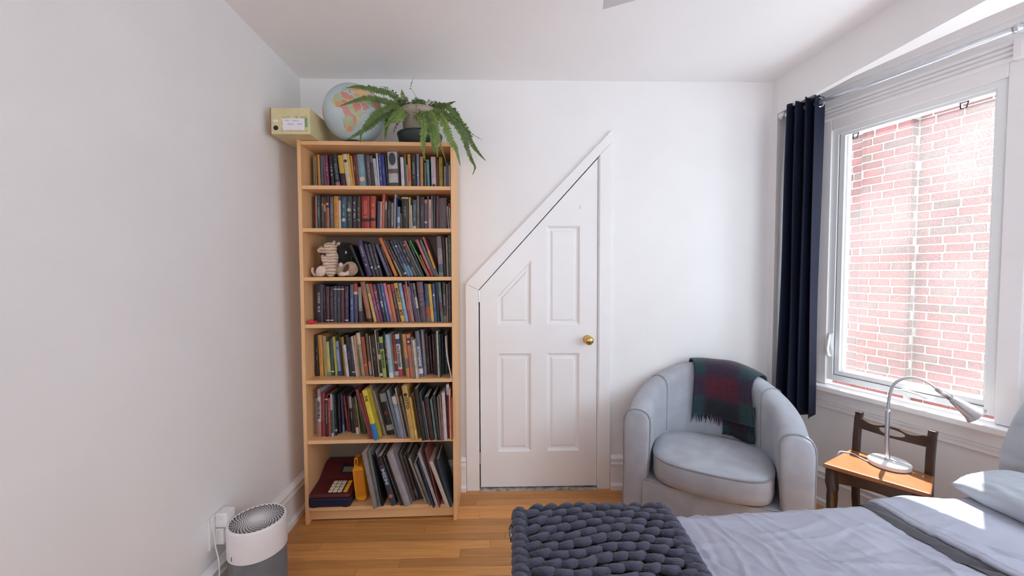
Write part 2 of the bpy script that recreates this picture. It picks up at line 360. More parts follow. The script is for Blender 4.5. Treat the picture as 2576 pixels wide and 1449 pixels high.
# glass: clear pane, faintly dusty on the sunny side
mg = bpy.data.materials.new('dusty_glass'); mg.use_nodes = True; nt = mg.node_tree; nt.nodes.clear()
out = nt.nodes.new('ShaderNodeOutputMaterial'); tr_ = nt.nodes.new('ShaderNodeBsdfTransparent'); gl = nt.nodes.new('ShaderNodeBsdfGlossy'); gl.inputs['Roughness'].default_value = .02
tl_ = nt.nodes.new('ShaderNodeBsdfTranslucent'); tl_.inputs[0].default_value = (.95, .95, .95, 1)
m1 = nt.nodes.new('ShaderNodeMixShader'); m2 = nt.nodes.new('ShaderNodeMixShader'); m1.inputs[0].default_value = .05
tr_.inputs[0].default_value = (.97, .985, .98, 1)
tc = nt.nodes.new('ShaderNodeTexCoord'); n1 = nt.nodes.new('ShaderNodeTexNoise'); n1.inputs['Scale'].default_value = 1.6; n2 = nt.nodes.new('ShaderNodeTexNoise'); n2.inputs['Scale'].default_value = 240
nt.links.new(tc.outputs['Object'], n1.inputs[0]); nt.links.new(tc.outputs['Object'], n2.inputs[0])
mm = nt.nodes.new('ShaderNodeMath'); mm.operation = 'MULTIPLY'; r1 = nt.nodes.new('ShaderNodeMapRange'); r1.inputs[1].default_value = .35; r1.inputs[2].default_value = .7; r1.inputs[3].default_value = .035; r1.inputs[4].default_value = .11
r2 = nt.nodes.new('ShaderNodeMapRange'); r2.inputs[1].default_value = .38; r2.inputs[2].default_value = .62; r2.inputs[3].default_value = .45; r2.inputs[4].default_value = 1.
nt.links.new(n1.outputs[0], r1.inputs[0]); nt.links.new(n2.outputs[0], r2.inputs[0]); nt.links.new(r1.outputs[0], mm.inputs[0]); nt.links.new(r2.outputs[0], mm.inputs[1])
nt.links.new(tr_.outputs[0], m1.inputs[1]); nt.links.new(gl.outputs[0], m1.inputs[2]); nt.links.new(mm.outputs[0], m2.inputs[0]); nt.links.new(m1.outputs[0], m2.inputs[1]); nt.links.new(tl_.outputs[0], m2.inputs[2]); nt.links.new(m2.outputs[0], out.inputs[0])
part(sbox(MB(), .232, .768, .790, 2.086, -.034, -.031), 'glass_pane', win, mg)
for s in (.268, .668):
    pts = [BW(s-.0125, -.012, 2.0765), BW(s+.0125, -.012, 2.0765), BW(s+.009, -.006, 2.050), BW(s-.009, -.006, 2.050)]
    part(MB().tube(pts, .0028, 6, closed=True), 'screen_tab', win, m_black)
hb = MB().tube([BW(.186, .010, .862), BW(.186, .028, .872), BW(.185, .034, .90), BW(.184, .022, .955), BW(.184, .012, .985)], [.006, .008, .008, .007, .005], 10)
part(sbox(hb, .176, .196, .90, .99, .004, .012), 'sash_lock', win, m_vinyl, smooth=True)
cb = sbox(MB(), .47, .62, .735, .757, .0, .022)
cb.tube([BW(.50, .03, .757), BW(.53, .045, .764), BW(.58, .05, .760), BW(.61, .045, .750)], [.006, .008, .007, .009], 10)
part(cb, 'crank_handle', win, m_vinyl, bevel=.003)
sl = empty('window_2', BW(.5, .04, .70)); struct(sl, 'deep white window sill in the sun')
sl.name = 'trim_6'
part(sbox(MB(), .07, .872, .668, .698, -.06, .075), 'sill_board', sl, m_trim, bevel=.006, seg=3)
part(sbox(MB(), .09, .872, .600, .668, -.002, .016), 'sill_apron', sl, m_trim, bevel=.003)

# unseen windows: the bay's other two, and a rear one added for fill light
mg2 = bpy.data.materials.new('clear_glass'); mg2.use_nodes = True; nt = mg2.node_tree; nt.nodes.clear()
o_ = nt.nodes.new('ShaderNodeOutputMaterial'); a_ = nt.nodes.new('ShaderNodeBsdfTransparent'); g_ = nt.nodes.new('ShaderNodeBsdfGlossy'); g_.inputs['Roughness'].default_value = .02; x_ = nt.nodes.new('ShaderNodeMixShader'); x_.inputs[0].default_value = .05
nt.links.new(a_.outputs[0], x_.inputs[1]); nt.links.new(g_.outputs[0], x_.inputs[2]); nt.links.new(x_.outputs[0], o_.inputs[0])
for nm, f_, s0, s1, z0, z1, lb in (('window_2', f2, .16, 1.42, .72, 2.12, 'wide white window in the front of the bay'), ('window_3', f3, .14, .80, .72, 2.12, 'narrow white window in the near side of the bay'), ('added_window_4', lambda s, z, d: (s, -2.62+d, z), -.75, .75, .75, 2.1, 'unseen white window added behind the viewer for fill light')):
    pt = (lambda s, z, d: f_(s, z, d))
    e_ = empty(nm, pt((s0+s1)/2, z0, 0)); struct(e_, lb)
    rect = lambda q: [(s0+q, z0+q), (s1-q, z0+q), (s1-q, z1-q), (s0+q, z1-q)]
    part(MB().prism(rect(0), -.045, .012, pt, holes=[rect(.045)]), 'window_frame', e_, m_vinyl, bevel=.003)
    part(MB().prism(rect(.04), -.03, -.026, pt), 'glass_pane', e_, mg2)

# curtain rod, rings, curtain (hung on the rod's line, .15 m off the wall)
RD = .145
rod = empty('curtain_rod', BW(.42, RD, 2.252)); tag(rod, 'long pale metal curtain rod above the window', 'curtain rod')
m_rod = mat('pale_rod', (.66, .69, .74), .25, .03, 30, metal=.55)
part(MB().tube([BW(-.005, RD, 2.254), BW(.40, RD, 2.251), BW(.872, RD, 2.248)], .0125, 16), 'pole', rod, m_rod, smooth=True)
part(MB().ell(BW(-.018, RD, 2.254), (.022, .022, .022)), 'finial', rod, m_rod, smooth=True)
for s in (.012, .858):
    b = MB().tube([BW(s, -.002, 2.25), BW(s, RD, 2.25)], .006, 8); b.tube([BW(s-.008, RD, 2.25), BW(s+.008, RD, 2.25)], .0165, 12)
    b.tube([BW(s, 0, 2.25), BW(s, .008, 2.25)], .024, 16); part(b, 'bracket', rod, m_rod, smooth=True)
cur = empty('curtain', BW(.1, RD, 2.25)); tag(cur, 'dark navy grommet curtain pushed aside in the window corner', 'curtain')
m_cur = mat('navy_curtain', (.0065, .010, .028), .7, .15, 6, .12, 700, spec=.25)
NF = 3.5
def tri(x):     # soft zigzag, -1..1
    return math.asin(.80*sin(x))/math.asin(.80)
def cpt(u, v):
    z = 2.290-v*(2.290-.53)+.006*sin(u*40)*(1-v)**8
    ph = u*NF*2*pi-pi/2+.35*sin(5*u+2.2*v)*sin(pi*u)
    amp = .060*(1-.12*v)
    s = .022+u*.170+.020*v*(u-.5)-.012*v+.006*sin(4.2*v+u*9)*v
    d = RD-.004+amp*tri(ph)+.018*v*(1-u)+.010*sin(5*v+7*u)*v+.012*sin(9*v*(1-u)+3*u)*v*(1-v)+.004*sin(ph*1.7+6*v)*v
    p = Vector(BW(s, d, z))
    if p.y > 2.295: p.y = 2.295
    return p
me = MB().grid(150, 60, cpt)
cl = part(me, 'curtain_panel', cur, m_cur, smooth=True, fix=False)
so = cl.modifiers.new('thick', 'SOLIDIFY'); so.thickness = .0025
for u in (.143, .286, .43, .571, .714, .857, .995):
    p = Vector(BW(.022+min(u, .93)*.170, RD, 2.252))
    R = []
    for i in range(24):
        a = 2*pi*i/24; R.append(p+(NN*.92+TT*(.40 if int(u*7+.5) % 2 else -.40))*cos(a)*.023+Vector((0, 0, 1))*sin(a)*.023)
    part(MB().tube(R, .0048, 8, closed=True), 'grommet', cur, m_chrome, smooth=True)

# ------------------------------------------------------------ brick building outside
bb = empty('brick_building', (3.4, 2.9, 0)); tag(bb, 'weathered pink-red brick wall seen through the window', 'building')
def brickmat(name, a, b_):
    m = mat(name, a, .9, .3, 14, .5, 60, col2=b_); nt = m.node_tree; bs = nt.nodes['Principled BSDF']
    hs = nt.nodes.new('ShaderNodeHueSaturation'); oi = nt.nodes.new('ShaderNodeObjectInfo'); mr = nt.nodes.new('ShaderNodeMapRange'); mr.inputs[3].default_value = .78; mr.inputs[4].default_value = 1.25
    nt.links.new(oi.outputs['Random'], mr.inputs[0]); nt.links.new(mr.outputs[0], hs.inputs['Value']); l = bs.inputs['Base Color'].links[0].from_socket
    nt.links.new(l, hs.inputs['Color']); nt.links.new(hs.outputs[0], bs.inputs['Base Color']); return m
m_brick = brickmat('red_brick', (.15, .042, .038), (.115, .032, .03))
m_brick2 = brickmat('dark_brick', (.11, .05, .042), (.08, .036, .03))  # darker brown brick, mixed in at random and along the pier's return
m_mort = mat('pale_mortar', (.34, .31, .285), .95, .15, 25, .5, 40)
BO = Vector((3.236, 2.959, 0)); BT = Vector((sin(radians(-19)), cos(radians(-19)), 0)); BN = Vector((-BT.y, BT.x, 0))
BWf = lambda s, d, z: tuple(BO-BT*s+BN*d+Vector((0, 0, z)))
ROW = .065
def bricks(s0, s1, dface, L, z0, z1, nmax, pm):
    meshes = {}
    n = 0; r = 0; z = z0
    while z < z1-.02:
        s = s0-(L*.5 if r % 2 else 0)-(.06 if r % 5 == 2 else 0)
        while s < s1-.01:
            a = max(s, s0); b = min(s+L-.010, s1)
            if s1-b < .045: b = s1
            if b-a > .03:
                h = ROW-.011; key = round(b-a, 3)
                jit = random.uniform(-.004, .003)
                mb = MB(); mb.box(0, b-a, -.03, 0, 0, h, fn=lambda x, d, q: tuple(-BT*x+BN*d+Vector((0, 0, q))))
                if key not in meshes:
                    me = mb.mesh('brick'); me.materials.append(m_brick); meshes[key] = me
                o = link('brick', meshes[key], bb, bevel=.004, seg=1); o.location = Vector(BWf(a, dface+jit, z))-bb.location
                if random.random() < .16: o.material_slots[0].link = 'OBJECT'; o.material_slots[0].material = m_brick2
                n += 1
            s += L
        z += ROW; r += 1
    return n
# wall body (mortar) of three offset planes
mb = MB(); ZB = 3.3
mb.box(-.012, 3.2, -.35, -.008, -.3, ZB, fn=BWf)
mb.box(-.335, -.085+.075, -.35, .072, -.3, ZB, fn=BWf)
mb.box(-2.2, -.33, -.35, .042, -.3, ZB, fn=BWf)
part(mb, 'mortar_wall', bb, m_mort)
nb = bricks(.0, .50, .0, .150, .38, 2.64, 300, 0)
nb += bricks(-.333, -.016, .080, .146, .38, 2.64, 300, 0)
nb += bricks(-.56, -.338, .050, .146, .38, 2.64, 300, 0)
for r in range(35):      # headers on the pier's return face
    z = .38+r*ROW; me_ = MB().box(-.018, -.004, .004+(.03 if r % 3 == 0 else 0), .080, 0, ROW-.010, fn=BWf)
    me_.v = [(p[0]-bb.location.x, p[1]-bb.location.y, p[2]+z) for p in me_.v]; me_.build('brick', m_brick2 if r % 4 else m_brick, bb, bevel=.003, seg=1); nb += 1
# the courses that the window hides: joined
mb = MB()
for a0, a1, z0, z1, df in ((.50, 1.5, .38, 2.64, .0), (.0, 1.5, 2.64, 3.28, .0), (.0, 1.5, -.27, .38, .0), (-.333, -.016, 2.64, 3.28, .08), (-.333, -.016, -.27, .38, .08), (-1.5, -.56, -.27, 3.28, .05), (-.56, -.338, 2.64, 3.28, .05), (-.56, -.338, -.27, .38, .05)):
    z = z0; r = 0
    while z < z1-.05:
        q_ = a0-(.075 if r % 2 else 0)
        while q_ < a1-.02:
            aa, b_ = max(q_, a0), min(q_+.140, a1)
            if b_-aa > .03: mb.box(aa, b_, df-.03, df+random.uniform(-.003, .003), z, z+.054, fn=BWf)
            q_ += .150
        z += ROW; r += 1
o = part(mb, 'brick_field', bb, m_brick, fix=False); o['kind'] = 'stuff'
print('bricks', nb)
# ------------------------------------------------------------ bookcase
BA = atan2(.019, .801)
bc = empty('bookcase', (-1.055, 2.025, 0), BA); tag(bc, 'tall birch veneer bookcase crammed with books', 'bookcase')
MBC = Matrix.Translation((-1.055, 2.025, 0)) @ Matrix.Rotation(BA, 4, 'Z')
BCW, BCD, BCH, PT = .80, .285, 2.02, .018
def bp(mb, name, m, **k): return mb.build(name, m, bc, bevel=.0012, seg=1, **k)
bp(MB().box(0, PT, 0, BCD, 0, BCH), 'side_panel', m_birch); bp(MB().box(BCW-PT, BCW, 0, BCD, 0, BCH), 'side_panel', m_birch)
bp(MB().box(PT, BCW-PT, .003, BCD-.004, 1.997, 2.017), 'top_panel', m_birchh)
SHZ = {1: 1.79, 2: 1.57, 3: 1.316, 4: 1.069, 5: .773, 6: .452, 7: .09}
for k in range(1, 7): bp(MB().box(PT, BCW-PT, .004, BCD-.006, SHZ[k]-.0195, SHZ[k]), 'shelf', m_birchh)
bp(MB().box(PT, BCW-PT, .004, BCD-.006, SHZ[7]-.0195, SHZ[7]), 'bottom_shelf', m_birchh)
bp(MB().box(PT, BCW-PT, .022, .036, .014, SHZ[7]-.0197), 'plinth', m_birchh)
bp(MB().box(PT*.5, BCW-PT*.5, BCD-.004, BCD-.001, .01, 2.01), 'back_panel', m_backp)

# one shader for every cover: colour and title colour come from the object
mc = bpy.data.materials.new('book_cover'); mc.use_nodes = True; nt = mc.node_tree; b = nt.nodes['Principled BSDF']; b.inputs['Roughness'].default_value = .42
at = nt.nodes.new('ShaderNodeObjectInfo'); a2 = nt.nodes.new('ShaderNodeAttribute'); a2.attribute_type = 'OBJECT'; a2.attribute_name = 'title_rgb'
tc = nt.nodes.new('ShaderNodeTexCoord'); sx = nt.nodes.new('ShaderNodeSeparateXYZ'); nt.links.new(tc.outputs['Generated'], sx.inputs[0])
def mth(op, a, b_=None):
    n = nt.nodes.new('ShaderNodeMath'); n.operation = op
    for i, v in enumerate((a, b_)):
        if v is None: continue
        if isinstance(v, (int, float)): n.inputs[i].default_value = v
        else: nt.links.new(v, n.inputs[i])
    return n.outputs[0]
wv = mth('ADD', mth('MULTIPLY', at.outputs['Random'], .10), .13)
mx = mth('LESS_THAN', mth('ABSOLUTE', mth('SUBTRACT', sx.outputs[0], .5)), wv)
mz = mth('LESS_THAN', mth('ABSOLUTE', mth('SUBTRACT', sx.outputs[2], .56)), mth('ADD', mth('MULTIPLY', mth('FRACT', mth('MULTIPLY', at.outputs['Random'], 7.3)), .18), .14))
my = mth('LESS_THAN', sx.outputs[1], .05)
def nz_(kx, kz, off):
    cx = nt.nodes.new('ShaderNodeCombineXYZ'); nt.links.new(mth('MULTIPLY', sx.outputs[0], kx), cx.inputs[0]); nt.links.new(mth('MULTIPLY', sx.outputs[2], kz), cx.inputs[2]); nt.links.new(mth('ADD', mth('MULTIPLY', at.outputs['Random'], 90.), off), cx.inputs[1])
    n = nt.nodes.new('ShaderNodeTexNoise'); n.inputs['Scale'].default_value = 1.; n.inputs['Detail'].default_value = 0; nt.links.new(cx.outputs[0], n.inputs[0]); return n.outputs[0]
msk = mth('MULTIPLY', mth('MULTIPLY', mth('MULTIPLY', mx, mz), my), mth('MULTIPLY', mth('GREATER_THAN', nz_(9., 95., 0.), .485), mth('GREATER_THAN', nz_(.5, 15., 40.), .40)))
mixn = nt.nodes.new('ShaderNodeMix'); mixn.data_type = 'RGBA'; nt.links.new(mth('MULTIPLY', msk, mth('MULTIPLY', a2.outputs['Alpha'], .75)), mixn.inputs[0])
nv = nt.nodes.new('ShaderNodeTexNoise'); nv.inputs['Scale'].default_value = 22; nt.links.new(tc.outputs['Object'], nv.inputs[0])
hv = nt.nodes.new('ShaderNodeHueSaturation'); mr = nt.nodes.new('ShaderNodeMapRange'); mr.inputs[1].default_value = .3; mr.inputs[2].default_value = .7; mr.inputs[3].default_value = .82; mr.inputs[4].default_value = 1.15
nt.links.new(nv.outputs[0], mr.inputs[0]); nt.links.new(mr.outputs[0], hv.inputs['Value']); nt.links.new(at.outputs['Color'], hv.inputs['Color'])
nt.links.new(hv.outputs[0], mixn.inputs[6]); nt.links.new(a2.outputs['Color'], mixn.inputs[7]); nt.links.new(mixn.outputs[2], b.inputs['Base Color'])
m_page = mat('book_pages', (.62, .55, .44), .85, .12, 120, stretch=(8, 1, .3))
_fm = {}
def flat(h, rough=.5):
    if h not in _fm: _fm[h] = mat('print_'+h, [min(1, c*BG) for c in lin(h)], rough, .06, 40)
    return _fm[h]
BG = 0.86        # ink and cloth relative to the listed colours
SHN = {1: 'top shelf', 2: 'second shelf down', 3: 'third shelf down', 4: 'fourth shelf down', 5: 'fifth shelf down', 6: 'sixth shelf down', 7: 'bottom shelf'}
def spine_arc(wd, off=0, n=5):
    bulge = min(.0035, wd*.12)
    return [(wd*i/(n-1), bulge*(1-(1-(2*i/(n-1)-1)**2))-off) for i in range(n)]
def make_book(k, x, d, wd, h, lean, col, desc, ex):
    dep = min(BCD-.012-d, h*.70, .21)
    t = min(.0016, wd*.16)
    arc = spine_arc(wd)
    if wd < .008: poly = arc+[(wd, dep), (0, dep)]
    else: poly = arc+[(wd, dep), (wd-t, dep), (wd-t, .006), (t, .006), (t, dep), (0, dep)]
    o = MB().prism(poly, 0, h, XYZ).build('book', mc)
    o.matrix_world = MBC @ Matrix.Translation((x, d, SHZ[k]+.0003)) @ Matrix.Rotation(-lean, 4, 'Y')
    if lean < 0: o.matrix_world = MBC @ Matrix.Translation((x, d, SHZ[k]+.0003-wd*sin(lean)*-1 if False else SHZ[k]+.0003+wd*sin(-lean))) @ Matrix.Rotation(-lean, 4, 'Y')
    c = [min(1, v*BG) for v in lin(col)]; o.color = (*c, 1)
    o['title_rgb'] = [0., 0., 0., 0.]
    tag(o, desc+' on the '+SHN[k], 'book', 'books on the '+SHN[k])
    if wd >= .008:
        MB().box(t+.0001, wd-t-.0001, .0065, dep-.003, .003, h-.003).build('page_block', m_page, o)
    for e in ex.split(';'):
        if not e: continue
        key, val = e.split('=')
        if key == 'm': o['title_rgb'] = [*[min(1, v*BG) for v in lin(val)], 1.]
        elif key == 'b':
            f0, f1, hc = val.split(','); f0 = max(float(f0), .002); f1 = min(float(f1), .998)
            mb = MB().prism(spine_arc(wd, .0006)+[(wd-.0002, .010), (.0002, .010)][::1], h*f0, h*f1, XYZ)
            mb.v = [((p[0]-wd/2)*(1+.0005/max(wd, .004))+wd/2, p[1], p[2]) for p in mb.v]
            mb.build('spine_band', flat(hc), o, label={'a': None}.get('a'))
        elif key == 'c':
            f, hc = val.split(','); r = wd*.36; f = float(f)
            n = 14; yb = -.0012
            ry = r*(1.9 if wd > .05 else 1)
            mb = MB().prism([(wd/2+r*cos(2*pi*i/n), h*f+ry*sin(2*pi*i/n)) for i in range(n)], yb, yb+.0022, XZ)
            mb.build('spine_badge', flat(hc), o)
        elif key == 't':
            a = val.split(','); f0, f1 = float(a[1]), float(a[2]); up = len(a) > 4
            span = (f1-f0)*h; nat = max(1, len(a[0]))*.62; size = wd*(.95 if a[0] in ('THE ODYSSEY', 'SCYTHIANS', 'MIGHTY', 'BITE') else .80)
            to = text('spine_title', a[0], size, flat(a[3]), o, .0003, .0006)
            sc_ = span/(nat*size)
            to.matrix_local = Matrix.Translation((wd/2, -.0014, h*(f0+f1)/2)) @ Matrix(((0, 1, 0), (0, 0, -1), (-1, 0, 0))).to_4x4() @ Matrix.Diagonal((sc_, 1, 1, 1)) if not up else Matrix.Translation((wd/2, -.0014, h*(f0+f1)/2)) @ Matrix(((0, -1, 0), (0, 0, -1), (1, 0, 0))).to_4x4() @ Matrix.Diagonal((sc_, 1, 1, 1))
        elif key == 'w':
            mb = MB()
            for i in range(46):
                z = .012+i*(h-.024)/45; mb.tube([(wd*.15, -.001, z), (wd*.5, -.0045, z), (wd*.85, -.001, z)], .0009, 5)
            mb.build('spiral_wire', m_steel, o)
    return o
